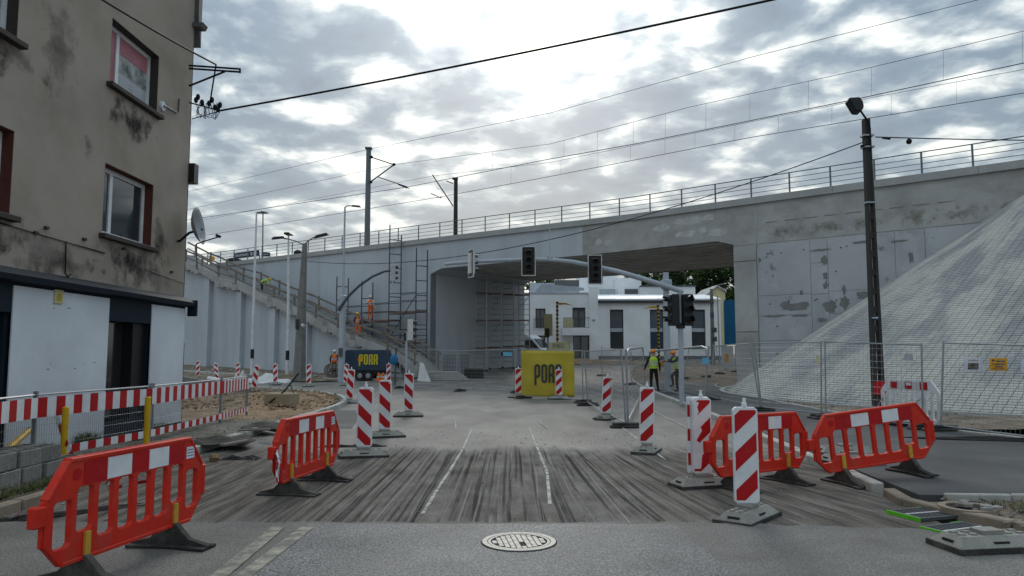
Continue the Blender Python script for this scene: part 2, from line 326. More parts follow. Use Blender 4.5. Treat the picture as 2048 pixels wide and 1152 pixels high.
M['lime'] = mat('hi_vis_lime', (.42, .68, .05), 4, .7, 0, 50, fine=.08)
M['silver'] = mat('reflective_tape', (.6, .61, .6), 4, .35, 0, 50)
M['cloth'] = mat('dark_workwear', (.02, .02, .024), 6, .9, .2, 60, fine=.2)
M['greycloth'] = mat('grey_workwear', (.16, .16, .16), 6, .9, .2, 60, fine=.2)
M['skin'] = mat('skin', (.42, .25, .18), 6, .6, 0, 50)
M['helmetwhite'] = mat('white_helmet', (.75, .75, .74), 4, .3, 0, 30)
M['helmetorange'] = mat('orange_helmet', (.78, .22, .02), 4, .3, 0, 30)
M['helmetyellow'] = mat('yellow_helmet', (.75, .50, .04), 4, .3, 0, 30)
M['iron'] = dirty(mat('worn_cast_iron', (.24, .24, .225), 9, .5, .3, 60, metal=.25, fine=.15), (.12, .115, .11), .5, 6)
M['pit'] = mat('dark_grime', (.03, .028, .026), 6, .9, .3, 60)
M['green'] = mat('green_tape', (.13, .55, .03), 6, .5, 0, 40)
M['block'] = dirty(mat('concrete_block', (.21, .205, .19), 6, .92, .6, 45, fine=.2, rnd=.15), (.1, .1, .09), .5, 4)
M['grass'] = mat('grass_blades', [(.3, (.05, .065, .018)), (.6, (.10, .11, .03)), (.8, (.20, .17, .07))], 5, .8, 0, 40)
M['leaf'] = mat('leaves', [(.3, (.018, .04, .010)), (.6, (.045, .085, .018)), (.8, (.085, .13, .03))], .8, .65, 0, 30, fine=.25)
M['bark'] = mat('bark', (.08, .06, .045), 4, .95, .5, 30)
M['stone'] = mat('rubble', [(.3, (.14, .13, .12)), (.7, (.32, .30, .27))], 9, .9, .4, 50, rnd=.25)
M['felt'] = mat('bitumen_felt', (.028, .026, .025), 4, .85, .5, 30, fine=.3)
M['cable'] = mat('black_cable', (.01, .01, .012), 4, .6, 0, 30, fine=0)
M['wire'] = mat('overhead_wire', (.09, .10, .12), 4, .6, 0, 30, fine=0)
M['poster'] = mat('pink_poster', (.42, .16, .19), 2, .5, 0, 30)
M['postergrey'] = mat('grey_poster_print', [(.35, (.10, .11, .10)), (.5, (.32, .33, .33)), (.65, (.48, .49, .50))], 4, .5, 0, 30)
M['posterpale'] = mat('pale_poster', (.44, .46, .49), 2, .5, 0, 30)
M['amber'] = mat('amber_sign', (.80, .36, .02), 4, .5, 0, 30)
M['paper'] = mat('white_paper', (.66, .70, .80), 4, .6, 0, 30)
M['photo'] = mat('printed_photo', [(.4, (.06, .06, .05)), (.6, (.2, .19, .16))], 12, .6, 0, 30)
M['dish'] = mat('grey_dish', (.33, .35, .37), 4, .5, 0, 30)
M['vanwhite'] = mat('van_paint', (.72, .74, .77), 2, .25, 0, 30, fine=.02)
M['zinc'] = mat('dull_zinc', (.13, .13, .135), 3, .6, .1, 30)
def pavers():
    m = bpy.data.materials.new('paving_brick'); m.use_nodes = True; t, b = nd(m); b.inputs['Roughness'].default_value = .88
    ge_ = N(t, 'ShaderNodeNewGeometry'); at = N(t, 'ShaderNodeAttribute', attribute_name='tint')
    tcn = N(t, 'ShaderNodeTexCoord'); n = N(t, 'ShaderNodeTexNoise', i_Scale=40.0, i_Detail=4.0); t.links.new(tcn.outputs['Object'], n.inputs['Vector'])
    # damp and clean batches laid in strips up the slope
    sub = vmth(t, 'SUBTRACT', ge_.outputs['Position'], (22.3, 28.8, 0)); sxx = N(t, 'ShaderNodeSeparateXYZ'); t.links.new(sub.outputs[0], sxx.inputs[0])
    ang = mth(t, 'ARCTAN2', sxx.outputs[1], sxx.outputs[0]); c = N(t, 'ShaderNodeCombineXYZ'); t.links.new(mth(t, 'MULTIPLY', ang, 3.6), c.inputs[0]); t.links.new(mth(t, 'MULTIPLY', sxx.outputs[2], .33), c.inputs[1])
    n2 = N(t, 'ShaderNodeTexNoise', i_Scale=1.6, i_Detail=4.0, i_Roughness=.55); t.links.new(c.outputs[0], n2.inputs['Vector'])
    base = ramp(t, n2.outputs[0], [(.40, (.285, .29, .295)), (.47, (.345, .345, .34)), (.53, (.445, .435, .405)), (.70, (.50, .485, .45))]).outputs[0]
    col = mixc(t, 1.0, base, at.outputs['Color'], 'MULTIPLY'); col = mixc(t, 1.0, col, ramp(t, n.outputs[0], [(.3, (.88,) * 3), (.7, (1.1,) * 3)]).outputs[0], 'MULTIPLY')
    t.links.new(col, b.inputs['Base Color']); return m
M['filler'] = dirty(mat('pale_filler', (.50, .51, .515), 3, .85, .1, 40), (.38, .38, .375), .8, 2.5, .45, .65)
M['paver'] = pavers()
# ================================================================ GROUND
def clip(poly, lo, hi):
    def half(ps, f):
        out = []
        for i, a in enumerate(ps):
            b = ps[(i + 1) % len(ps)]; fa, fb = f(a), f(b)
            if fa >= 0: out.append(a)
            if fa * fb < 0: t = fa / (fa - fb); out.append((a[0] + (b[0] - a[0]) * t, a[1] + (b[1] - a[1]) * t))
        return out
    p = half(poly, lambda q: q[1] - lo); return half(p, lambda q: hi - q[1]) if p else p
def sheet(name, poly, dz, m, thick=0.0):
    mb = MB(); poly = [(p[0], p[1]) for p in poly]
    for lo, hi in ((-500, 44), (44, 70), (70, 2500)):
        q = clip(poly, lo, hi)
        if len(q) > 2:
            if thick: mb.prism([(x, y, G(y) + dz - thick) for x, y in q], (0, 0, thick))
            else: mb.quad(*[(x, y, G(y) + dz) for x, y in q])
    o = struct(name, mb, m)
    bm = bmesh.new(); bm.from_mesh(o.data); bmesh.ops.triangulate(bm, faces=[f for f in bm.faces if len(f.verts) > 4]); bm.to_mesh(o.data); bm.free()
    if not thick:
        for p in o.data.polygons:
            if p.normal.z < 0: p.flip()
    return o
sheet('ground', [(-900, -60), (900, -60), (900, 1800), (-900, 1800)], -.03, M['dirt'])
# carriageway: straight ahead, a side street to the left, on under the bridge
LK = [(-5.25, -6), (-5.25, 10), (-5.3, 16.6), (-5.25, 19.5), (-5.3, 22.5), (-5.6, 25.2), (-6.3, 27.6), (-7.5, 30), (-9.3, 32.2), (-11.6, 34.4), (-15, 37), (-22, 42), (-30, 47.8)]
RK = [(4.05, 6.6), (4.35, 9.0), (4.7, 13.05), (5.0, 17), (5.3, 20.9), (5.7, 28), (6.3, 36), (7.0, 43), (8.0, 50), (9.5, 58), (12, 64)]
sheet('road', [(6.5, -6), (5.2, 4), (4.05, 6.6)] + RK + [(26, 66), (26, 69.2), (-2, 69.2), (-1.0, 58), (-5.4, 46.8), (-12, 43.6), (-20, 47.5), (-30, 54)] + LK[::-1], 0, M['road'])
mill = [(-5.15, 7.0), (4.15, 6.9), (4.3, 8.8), (4.6, 13), (4.85, 16.5), (-5.1, 16.5)]
sheet('milled_road', mill, .006, M['milled'])
sheet('street_patch', [(-5.2, -5), (8, -5), (8, 5.2), (5.6, 6.5), (4.5, 6.75)] + [(x, 7.0 + min(.33, (4.2 - x) * .14) + .025 * math.sin(x * 9) + random.uniform(-.02, .02)) for x in [3.9 - .09 * k for k in range(101)]], .03, M['oldasph'], .03)
sheet('new_asphalt_strip', [(-2.35, -5), (1.7, -5), (1.75, 3), (1.55, 7.22), (0, 7.25), (-1.95, 7.24)], .034, M['patch'])
sheet('dark_asphalt_strip', [(-5.2, 10.2), (-3.5, 10.9), (-3.25, 14.5), (-3.9, 19), (-4.6, 22), (-5.2, 22)], .004, M['walk'])
def strip(name, pts, w, dz, m):
    mb = MB(); P_ = [Vector((p[0], p[1], 0)) for p in pts]
    for i in range(len(P_) - 1):
        d = (P_[i + 1] - P_[i]).normalized(); n = Vector((-d.y, d.x, 0)) * (w / 2); e = d * (.004 if i else 0)
        mb.quad(*[(q.x, q.y, G(q.y) + dz) for q in (P_[i] - n - e, P_[i] + n - e, P_[i + 1] + n, P_[i + 1] - n)])
    o = struct(name, mb, m, fix=False)
    for p in o.data.polygons:
        if p.normal.z < 0: p.flip()
    return o
strip('road_marking', [gz(300, 1280), gz(450, 1152), gz(557, 1062)], .13, .039, M['line'])
strip('road_marking', [gz(352, 1270), gz(500, 1152), gz(615, 1062)], .13, .039, M['line'])
for pts in ([(945, 856), (926, 898), (902, 938), (872, 985), (845, 1030)], [(1058, 856), (1076, 900), (1094, 945), (1100, 1010)], [(911, 843), (911, 861)], [(1076, 842), (1096, 858)],
            [(1260, 795), (1330, 835), (1400, 868)], [(1215, 765), (1262, 782)], [(1190, 815), (1330, 920)]):
    strip('chalk_line', [gz(*p) for p in pts], .04, .011, M['chalk'])
# footways
sheet('left_footway', [(-60, -6), (-5.4, -6), (-5.4, 17.3), (-6.0, 17.8), (-7.2, 17.4), (-60, 17.4)], .10, M['footway'], .12)
sheet('right_walkway', [(4.5, 8.35), (4.85, 13.05), (5.15, 17), (5.45, 20.9), (5.85, 28), (6.45, 36), (7.15, 43), (9.9, 43), (10.6, 40.5), (10.4, 38.5), (9.7, 34.8), (9.1, 30), (8.75, 24.4), (8.6, 18.8), (9.0, 15.25), (9.5, 13.4), (15, 10.6), (30, 6), (30, 2), (14, 6.3), (8, 7.9), (6.2, 8.25)], .10, M['walk'], .12)
def kerb_line(name, pts, w, h, m, step, half=False):
    root = tag(bpy.data.objects.new(name, None), kind='structure'); C.objects.link(root); ROOT[root.name] = (Vector((0, 0, 0)), 0)
    P_ = [Vector((p[0], p[1])) for p in pts]; seg = [(P_[i + 1] - P_[i]).length for i in range(len(P_) - 1)]; L = sum(seg)
    def at(s):
        for i, l in enumerate(seg):
            if s <= l or i == len(seg) - 1: return P_[i].lerp(P_[i + 1], s / l)
            s -= l
    n = int(L / step); me = None
    for k in range(n):
        a, b = at(k * step), at((k + 1) * step); c = (a + b) / 2; d = b - a
        if me is None:
            mb = MB(); mb.box((-step / 2 + .006, -w / 2, -.15), (step / 2 - .006, w / 2, h)); o = mb.build('kerb_stone', m, root, bevel=.014); me = o.data
        else: o = bpy.data.objects.new('kerb_stone', me); C.objects.link(o); o.parent = root
        o.location = (c.x + random.uniform(-.006, .006), c.y + random.uniform(-.006, .006), G(c.y) + random.uniform(-.008, .008)); o.rotation_euler = (random.uniform(-.012, .012), 0, math.atan2(d.y, d.x))
    return root
kerb_line('left_kerb', LK[1:11], .15, .13, M['kerb'], .5)
kerb_line('left_kerb', [LK[0], LK[1]], .15, .12, M['oldkerb'], 1.0)
kerb_line('right_kerb', [(p[0] + .02, p[1]) for p in RK[1:]], .15, .12, M['kerb'], .8)
kerb_line('right_kerb', [(4.42, 8.85), (4.3, 8.2), (4.62, 7.3), (5.2, 6.6)], .14, .09, M['oldkerb'], .6)
kerb_line('walkway_edging', [(30, 5.8), (15, 10.5), (9.45, 13.4), (8.95, 15.25), (8.55, 18.8), (8.7, 24.4), (9.05, 30), (9.65, 34.8), (10.2, 37.5), (11.0, 39.5)], .07, .13, M['kerb'], 1.0)
kerb_line('walkway_edging', [(4.75, 8.3), (6.2, 8.18), (8, 7.82), (14, 6.2)], .06, .125, M['kerb'], .7)
kerb_line('wall_edging', [(-30, 57.5), (-19, 49.9), (-12.5, 45.6), (-8, 45.2)], .5, .12, M['kerb'], 1.6)
# sand heap inside the curved kerb, and the dirt at the lower right
def mound(name, cx_, cy_, rx, ry, h, m, rot=0, n=46, base=.0, kind='structure', rough=.35, inside=None):
    mb = MB(); idx = {}
    for i in range(n + 1):
        for j in range(n + 1):
            u, v = i / n * 2 - 1, j / n * 2 - 1; x = cx_ + (u * rx * math.cos(rot) - v * ry * math.sin(rot)); y = cy_ + (u * rx * math.sin(rot) + v * ry * math.cos(rot))
            if inside and not inside(x, y): continue
            r = math.hypot(u, v); a = max(0, 1 - r)
            z = base + h * (min(1, a * 1.6) ** .7) * (1 - rough + rough * (math.sin(x * 2.3 + 1.3 * math.sin(y * 1.7)) * .5 + math.sin(y * 3.1 + x * 1.1) * .3 + random.uniform(-.35, .35))) - (.06 if a == 0 else 0)
            idx[i, j] = len(mb.v); mb.v.append(Vector((x, y, z)))
    for i in range(n):
        for j in range(n):
            q = [(i, j), (i + 1, j), (i + 1, j + 1), (i, j + 1)]
            if all(k in idx for k in q): mb.f.append(tuple(idx[k] for k in q)); mb.m.append(0)
    return tag(mb.build(name, m, smooth=True, fix=False), kind=kind)
def in_island(x, y):
    if x > -5.42 or y > 34: return False
    for (a, b) in zip(LK[4:], LK[5:]):
        if a[1] <= y <= b[1]: return x < a[0] + (b[0] - a[0]) * (y - a[1]) / (b[1] - a[1]) - .22
    return True
mound('sand_heap', -8.4, 25.4, 3.9, 7.2, .19, M['sand'], base=.02, inside=in_island, n=70, rough=.5)
mound('verge', 6.7, 7.55, 2.6, .85, .10, M['dirt'], rot=-.22, base=.015, n=40)
mound('verge', 10.1, 26.5, 1.5, 11.5, .14, M['dirt'], rot=-.02, base=.02, n=46, inside=lambda x, y: x > (8.75 + abs(y - 21) * .05 if y < 34 else 9.7))
mound('verge', 12.6, 16.2, 6.0, 3.4, .16, M['dirt'], rot=-.35, base=.02, n=46, inside=lambda x, y: y > 15.9 - (x - 9) * .42 if x < 15 else y > 11.2)
mound('spoil_heap', 7.2, 63, 5.5, 1.8, .5, M['sand'], base=G(63) - .05, n=30)
mound('spoil_heap', -14.5, 46.2, 4.0, 1.2, .35, M['dirt'], rot=-.5, base=.12, n=30)
mound('spoil_heap', -20, 47.5, 5.0, 1.5, .3, M['dirt'], rot=-.5, base=.2, n=30)

# ================================================================ BRIDGE
A_ = Vector((21.06, 29.84, 0)); B_ = Vector((7.0, 41.6, 0)); C_ = Vector((-18.9, 59.8, 0))
d1 = (B_ - A_).normalized(); d2 = (C_ - B_).normalized(); n1 = Vector((-d1.y, d1.x, 0)); n2 = Vector((-d2.y, d2.x, 0))
n1 = n1 if n1.y > 0 else -n1; n2 = n2 if n2.y > 0 else -n2
E_ = A_ - d1 * 22; D_ = C_ + d2 * 30
nb = (n1 + n2).normalized(); kb = 1 / nb.dot(n1)
def Q(s, off=0.0, z=0.0):                 # point s metres along the face from B (towards the left +), off behind the face
    if s >= 0: p = B_ + d2 * s + (n2 * off if s > .001 else nb * off * kb)
    else: p = B_ - d1 * (-s) + n1 * off
    return Vector((p.x, p.y, z))
def s_at(px, py=480):
    p = gp(px, py, B_, C_); s = (p - B_).dot(d2)
    if s >= 0: return s
    p = gp(px, py, A_, B_); return -((p - B_).dot(-d1))
sL, sR = (Vector((-5.6, 50.45, 0)) - B_).dot(d2), -((Vector((11.45, 37.88, 0)) - B_).dot(-d1))
sPaint = (Vector((4.19, 43.58, 0)) - B_).dot(d2)
SL, SR, BW = (D_ - B_).length, -((E_ - B_).length), 11.5
def span(s0, s1): return [s0] + ([0.0] if s0 < 0 < s1 else []) + [s1]
def slab(mb, s0, s1, o0, o1, z0, z1, m=0):
    ss = span(s0, s1)
    for a, b in zip(ss, ss[1:]):
        p = [Q(a, o0, z0), Q(b, o0, z0), Q(b, o1, z0), Q(a, o1, z0)]
        q = [v + Vector((0, 0, z1 - z0)) for v in p]
        i = len(mb.v); mb.v += p + q
        for f in ((0, 3, 2, 1), (4, 5, 6, 7), (0, 1, 5, 4), (1, 2, 6, 5), (2, 3, 7, 6), (3, 0, 4, 7)): mb.f.append(tuple(i + k for k in f)); mb.m.append(m)
    return mb
br = thing('railway_bridge', 'long grey concrete railway bridge crossing over the road', 'bridge', (B_.x, B_.y, 0))
# left retaining wall, painted
slab(MB(), sL, SL, 0, .6, -.3, 9.26).build('retaining_wall', M['paintwall'], br, world=True)
for px in (640, 530):
    s = s_at(px); slab(MB(), s, s + .03, -.006, .01, 1, 9.2).build('wall_joint', M['concrete'], br, world=True)
def fascia(mb, prof):                     # prof: list of (s, zbottom)
    for (a, za), (b, zb_) in zip(prof, prof[1:]):
        f = [Q(a, 0, za), Q(b, 0, zb_), Q(b, 0, 9.26), Q(a, 0, 9.26)]; k = [Q(a, .5, za), Q(b, .5, zb_), Q(b, .5, 9.26), Q(a, .5, 9.26)]
        mb.quad(*f); mb.quad(*k[::-1]); mb.quad(f[0], k[0], k[1], f[1])
    return mb
fascia(MB(), [(sL, 7.12), (sL - 1.0, 7.45), (sPaint, 7.5)][::-1]).build('edge_beam', M['paintwall'], br, world=True)['label'] = 'edge beam freshly painted pale grey'
fascia(MB(), [(sPaint, 7.5), (0, 7.53), (sR + .9, 7.55), (sR, 7.28)][::-1]).build('edge_beam', M['concrete'], br, world=True)['label'] = 'edge beam still bare stained concrete'
# trowelled filler blotches on the bare beam
for k in range(16):
    s = random.uniform(sR + .6, sPaint - .6); z = random.uniform(7.9, 8.9); w = random.uniform(.25, .8); pts = []
    for a in range(11):
        t = a / 11 * 2 * math.pi; r = random.uniform(.6, 1.1); q = Q(s + w * r * math.cos(t), -.004 - k * .0004, z + .22 * r * math.sin(t)); pts.append(q)
    if min(abs(s), 9) > 1: MB().quad(*pts).build('filler_patch', M['filler'], br, world=True)
# deck, far beam and ribbed soffit
slab(MB(), sR, sL, .5, BW - .4, 8.5, 9.2).build('deck', M['soffit'], br, world=True)
slab(MB(), sR, sL, BW - .4, BW, 7.5, 9.4).build('edge_beam', M['concrete'], br, world=True)
k = 0; o = .55
while o < BW - .6:
    slab(MB(), sR - .2, sL + .2, o, o + .55, 7.50, 8.5).build('soffit_beam', M['soffit'], br, world=True); o += .86
# abutment left: front is the retaining wall; inner wall runs back under the deck
p0 = Q(sL, 0); p1 = Q(sL, BW)
mb = MB(); mb.prism([Q(sL, 0.02, -.3), Q(sL, BW, -.3), Q(sL + 1.2, BW, -.3), Q(sL + 1.2, .62, -.3), Q(sL + .02, .62, -.3)], (0, 0, 7.79)); mb.build('abutment', M['paintwall'], br, world=True)
mb = MB(); mb.prism([Q(sL - .02, .0, 7.13), Q(sL - 1.0, .55, 7.47), Q(sL - 1.0, BW - .4, 7.47), Q(sL - .02, BW - .4, 7.13)], (0, 0, .02)); mb.build('haunch', M['paintwall'], br, world=True)
# abutment right: pier, wing wall and its cast panels
slab(MB(), SR, sR, .03, .7, -.3, 7.2).build('wing_wall', M['soffit'], br, world=True)
slab(MB(), SR, sR, .0, .5, 7.2, 9.26).build('wing_beam', M['concrete'], br, world=True)
slab(MB(), sR - .02, sR + .0, .72, BW, -.3, 7.48).build('abutment', M['concrete'], br, world=True)
sj = s_at(1513)
slab(MB(), sj - .05, sj + .05, -.012, .02, 7.1, 9.25).build('joint_filler', M['coping'], br, world=True)
rows = {0: [-.3, 2.75, 2.77, 6.35, 6.37, 7.17], 1: [-.3, 2.3, 3.55, 4.55, 7.17], 2: [-.3, 2.4, 4.5, 6.0, 7.17], 3: [-.3, 3.55, 4.6, 7.17], 4: [-.3, 3.2, 5.1, 7.17], 5: [-.3, 3.2, 5.1, 7.17]}
cols = [sR - .002, sj + .01, s_at(1622, 560), s_at(1657, 560), s_at(1790, 500), s_at(1850, 480), -24]
for i in range(6):
    rw = rows[i]
    for z0, z1 in zip(rw, rw[1:]):
        if z1 - z0 < .1: continue
        dp = random.uniform(-.012, .0)
        slab(MB(), cols[i + 1] + .012, cols[i] - .012, dp - (.0 if i else .05), .1, z0 + .012, z1 - .012).build('wall_panel', M['panelconc'] if i else M['concrete'], br, world=True)
def dark_patch(px, py, w, h, m, k=17, seed=0):
    r = random.Random(seed); c = gp(px, py, A_, B_); s = -((c - B_).dot(-d1)); pts = []
    for a in range(k):
        t = 2 * math.pi * a / k; q = r.uniform(.55, 1.1); pts.append(Q(s + w * q * math.cos(t), -.019 - seed * .0002, c.z + h * q * math.sin(t)))
    MB().quad(*pts).build('grout_patch', m, br, world=True)
M['grout'] = dirty(mat('dark_grout', (.20, .20, .195), 3, .85, .2, 40), (.27, .27, .26), .5, 2)
M['stainy'] = dirty(mat('yellow_stain', (.24, .225, .17), 1.2, .85, .2, 40), (.30, .29, .25), .7, 1.2, .4, .7)
for i, (x, y, w, h) in enumerate(((1649, 520, .16, .28), (1651, 552, .14, .22), (1652, 570, .12, .22), (1603, 585, .1, .14), (1598, 613, .55, .28), (1575, 612, .4, .24), (1660, 612, .35, .35), (1690, 605, .3, .38), (1688, 580, .1, .3), (1548, 632, .7, .07), (1600, 631, .5, .06), (1645, 640, .25, .12), (1725, 590, .3, .25), (1520, 520, .1, .14), (1822, 515, .12, .3), (1640, 500, .5, .06), (1800, 482, .5, .06), (1725, 484, .5, .06))): dark_patch(x, y, w, h, M['grout'], seed=i)
# formwork cone holes
for i in range(26):
    s = random.uniform(cols[4], cols[1] - .3); z = random.choice((1.6, 3.0, 4.2, 5.6, 6.6)) + random.uniform(-.1, .1)
    c = Q(s, -.016, z); MB().tube([c, c + n1 * .004], .035, 8).build('tie_hole', M['pit'], br, world=True)
# coping in lengths
s = SR; i = 0
while s < SL:
    e = min(s + 5.9, SL)
    if abs(s - sj) < 2: e = sj + 5.9
    slab(MB(), s + .006, e - .006, -.14, .5, 9.262, 9.6).build('coping', M['coping'], br, world=True); s = e
slab(MB(), SR, SL, .5, BW + 1, 9.0, 9.35).build('track_bed', M['dirt'], br, world=True)
slab(MB(), SR, SL, BW + 1, BW + 1.3, 9.0, 9.55).build('far_coping', M['coping'], br, world=True)
rl = thing('bridge_railing', 'grey steel railing with four rails along the bridge parapet', 'railing', Q(0, .1, 9.6))
s = SR + .4
while s < SL:
    p = Q(s if abs(s) > .01 else .02, .1, 9.598); MB().bar(p, p + Vector((0, 0, 1.02)), .07, .05).build('post', M['railing'], rl, world=True); s += 1.95
for k, z in enumerate((.25, .5, .76, 1.02)):
    MB().tube([Q(SR, .1, 9.6 + z), Q(0, .1, 9.6 + z), Q(SL, .1, 9.6 + z)], .026 if k == 3 else .016, 6).build('rail', M['railing'], rl, world=True)

# ================================================================ STAIR up to the platform
OS = -3.54; st = thing('concrete_stair', 'long straight concrete staircase climbing the wall to the platform', 'staircase', Q(20, OS, 0))
def sx_(px, py): p = gp(px, py, B_, C_, OS); return (p - B_).dot(d2), p.z
pr = [sx_(835, 752), sx_(772, 715), sx_(700, 690), sx_(645, 662), sx_(575, 628), sx_(535, 612), sx_(465, 578), sx_(440, 572), sx_(390, 545), sx_(372, 538), sx_(330, 515)]
pr[0] = (pr[0][0], .15)
FL = []                                     # (s0,z0,s1,z1) flights with short landings
for i in range(0, len(pr) - 1):
    FL.append((pr[i][0], pr[i][1], pr[i + 1][0], pr[i + 1][1]))
for (s0, z0, s1, z1) in FL:
    s1 -= .55 if s1 - s0 > 2 else 0
    n = max(2, int((z1 - z0) / .165)); mb = MB(); top = []; bot = []
    for j in range(n):
        a = s0 + (s1 - s0) * j / n; b = s0 + (s1 - s0) * (j + 1) / n; z = z0 + (z1 - z0) * (j + 1) / n
        top += [(a, z + .32), (b, z + .32)]; bot += [(a, z - .12), (b, z - .12)]
    prof = top + bot[::-1]
    mb.prism([Q(a, OS, z) for a, z in prof], n2 * 2.4).build('flight', M['concrete'], st, world=True)
    mb = MB(); mb.prism([Q(s1, OS - .06, z1 - .1), Q(s1 + .6, OS - .06, z1 - .1), Q(s1 + .6, OS - .06, z1 + .34), Q(s1, OS - .06, z1 + .34)], n2 * 2.45).build('landing', M['coping'], st, world=True)
    # side panel above the steps
    MB().prism([Q(s0, OS - .03, z0 + .05), Q(s1, OS - .03, z1 + .05), Q(s1, OS - .03, z1 + .62), Q(s0, OS - .03, z0 + .62)], n2 * .08).build('stringer', M['concrete'], st, world=True)
ws0 = pr[1][0]
mb = MB(); poly = [(pr[0][0] + 1.2, -.3), (pr[-1][0], -.3)] + [(a, z - .05) for a, z in pr[::-1][:-1]]
mb.prism([Q(a, OS + .5, z) for a, z in poly], n2 * .3).build('stair_wall', M['paintwall'], st, world=True)
for px in (408, 473, 541, 606):
    s, _ = sx_(px, 640); zt = [z0 + (z1 - z0) * (s - s0) / (s1 - s0) for s0, z0, s1, z1 in FL if s0 <= s <= s1][0]
    slab(MB(), s - .35, s + .35, OS + .12, OS + .52, -.3, zt - .06).build('pilaster', M['paintwall'], st, world=True)
gr = thing('timber_guard', 'weathered timber guard rail along the concrete staircase', 'guard rail', Q(20, OS, 0))
for off in (OS + .04, OS + 2.3):
    s = pr[0][0] + .3
    zs = lambda s: [z0 + (z1 - z0) * (s - s0) / (s1 - s0) for s0, z0, s1, z1 in FL if s0 - .01 <= s <= s1 + .01][0]
    while s < pr[-1][0] - .2:
        p = Q(s, off, zs(s) + .3); MB().bar(p, p + Vector((random.uniform(-.03, .03), 0, 1.35)), .11, .11).build('post', M['wood'], gr, world=True); s += 2.35
    for (s0, z0, s1, z1) in FL:
        for h, th in ((1.5, .13), (.95, .10)):
            MB().bar(Q(s0, off - .07, z0 + h), Q(s1 + .3, off - .07, z1 + h + .12), .05, th).build('rail', M['wood'], gr, world=True)

# ================================================================ PAVED CONE at the abutment
CC, CR, CHT = Vector((22.3, 28.8, 0)), 13.6, 9.25
SLn = math.hypot(CR, CHT)
cone = thing('paved_embankment', 'cone shaped embankment paved with pale grey concrete bricks beside the bridge', 'embankment', tuple(CC))
aW = math.atan2(d1.y, d1.x); a0, a1 = aW + .02, aW + 2.05
mb = MB(); n = 60
ap = CC + Vector((0, 0, CHT))
for i in range(n):
    t0, t1 = a0 + (a1 - a0) * i / n, a0 + (a1 - a0) * (i + 1) / n
    mb.quad(ap, CC + Vector((CR * math.cos(t1), CR * math.sin(t1), 0)), CC + Vector((CR * math.cos(t0), CR * math.sin(t0), 0)))
for v in mb.v: v.z -= .03
mb.build('bedding', mat('bedding_mortar', (.09, .088, .083), 3, .95, .3, 40), cone, world=True)
stones = []; row = 0; pitch = .118
sl_ = Vector((0, 0, 0))
while row * pitch < SLn - 1.2:
    q0 = row * pitch; r0 = CR * (1 - q0 / SLn); L = r0 * (a1 - a0); nbk = int(L / .24)
    for i in range(nbk):
        t = a0 + ((i + (.5 if row % 2 else 0)) * .24 + .12) / r0
        if t < a1: stones.append((row, t, r0, q0))
    row += 1
cang = CHT / CR
def brick(mb, t, q0, l=.225, w=.098, cols=None):
    er = Vector((math.cos(t), math.sin(t), 0)); et = Vector((-math.sin(t), math.cos(t), 0))
    dn = (er * CR - Vector((0, 0, CHT))).normalized(); up = -dn; nn = et.cross(up); nn = nn if nn.z > 0 else -nn
    c = ap + dn * (SLn - q0 - w / 2) + nn * random.uniform(-.002, .003)
    h = et * (l / 2); u = up * (w / 2); i = len(mb.v); hh, uu = h * .985, u * .96
    mb.v += [c - h - u - nn * .03, c + h - u - nn * .03, c + h + u - nn * .03, c - h + u - nn * .03, c - hh - uu, c + hh - uu, c + hh + uu, c - hh + uu]
    for f in ((4, 5, 6, 7), (0, 1, 5, 4), (1, 2, 6, 5), (2, 3, 7, 6), (3, 0, 4, 7)): mb.f.append(tuple(i + k for k in f)); mb.m.append(0)
def tints(o, per=5):
    at = o.data.color_attributes.new('tint', 'FLOAT_COLOR', 'CORNER'); vals = []; r = random.Random(3)
    for p in range(len(o.data.polygons)):
        if p % per == 0: v = r.uniform(.92, 1.06); c = (v, v * r.uniform(.98, 1.01), v * r.uniform(.96, 1.01), 1)
        vals += list(c) * len(o.data.polygons[p].vertices)
    at.data.foreach_set('color', vals)
# the nearest bricks one by one, the rest of the slope as one mass
vis = sorted(stones, key=lambda k: (CC + Vector((math.cos(k[1]), math.sin(k[1]), 0)) * k[2]).length + (0 if abs((CC.x + math.cos(k[1]) * k[2]) / (CC.y + math.sin(k[1]) * k[2])) < .68 else 40))
near = set(id(k) for k in vis[:300]); big = MB()
for k in stones:
    if id(k) in near:
        m1 = MB(); brick(m1, k[1], k[3]); o = m1.build('paving_brick', M['paver'], cone, world=True, fix=False)
        at = o.data.color_attributes.new('tint', 'FLOAT_COLOR', 'CORNER'); v = random.uniform(.92, 1.06); at.data.foreach_set('color', [v, v, v * .98, 1] * 20)
    else: brick(big, k[1], k[3])
o = big.build('paving', M['paver'], cone, world=True, fix=False); tints(o); o['kind'] = 'stuff'
mb = MB()
for i in range(40):
    t0, t1 = a0 + (a1 - a0) * i / 40, a0 + (a1 - a0) * (i + 1) / 40
    r0_, r1_ = CR - .02, CR + .16
    P4 = [CC + Vector((r * math.cos(t), r * math.sin(t), 0)) for r, t in ((r0_, t0), (r1_, t0), (r1_, t1), (r0_, t1))]
    mb.prism(P4, (0, 0, .12))
mb.build('toe_kerb', M['concrete'], cone, world=True)

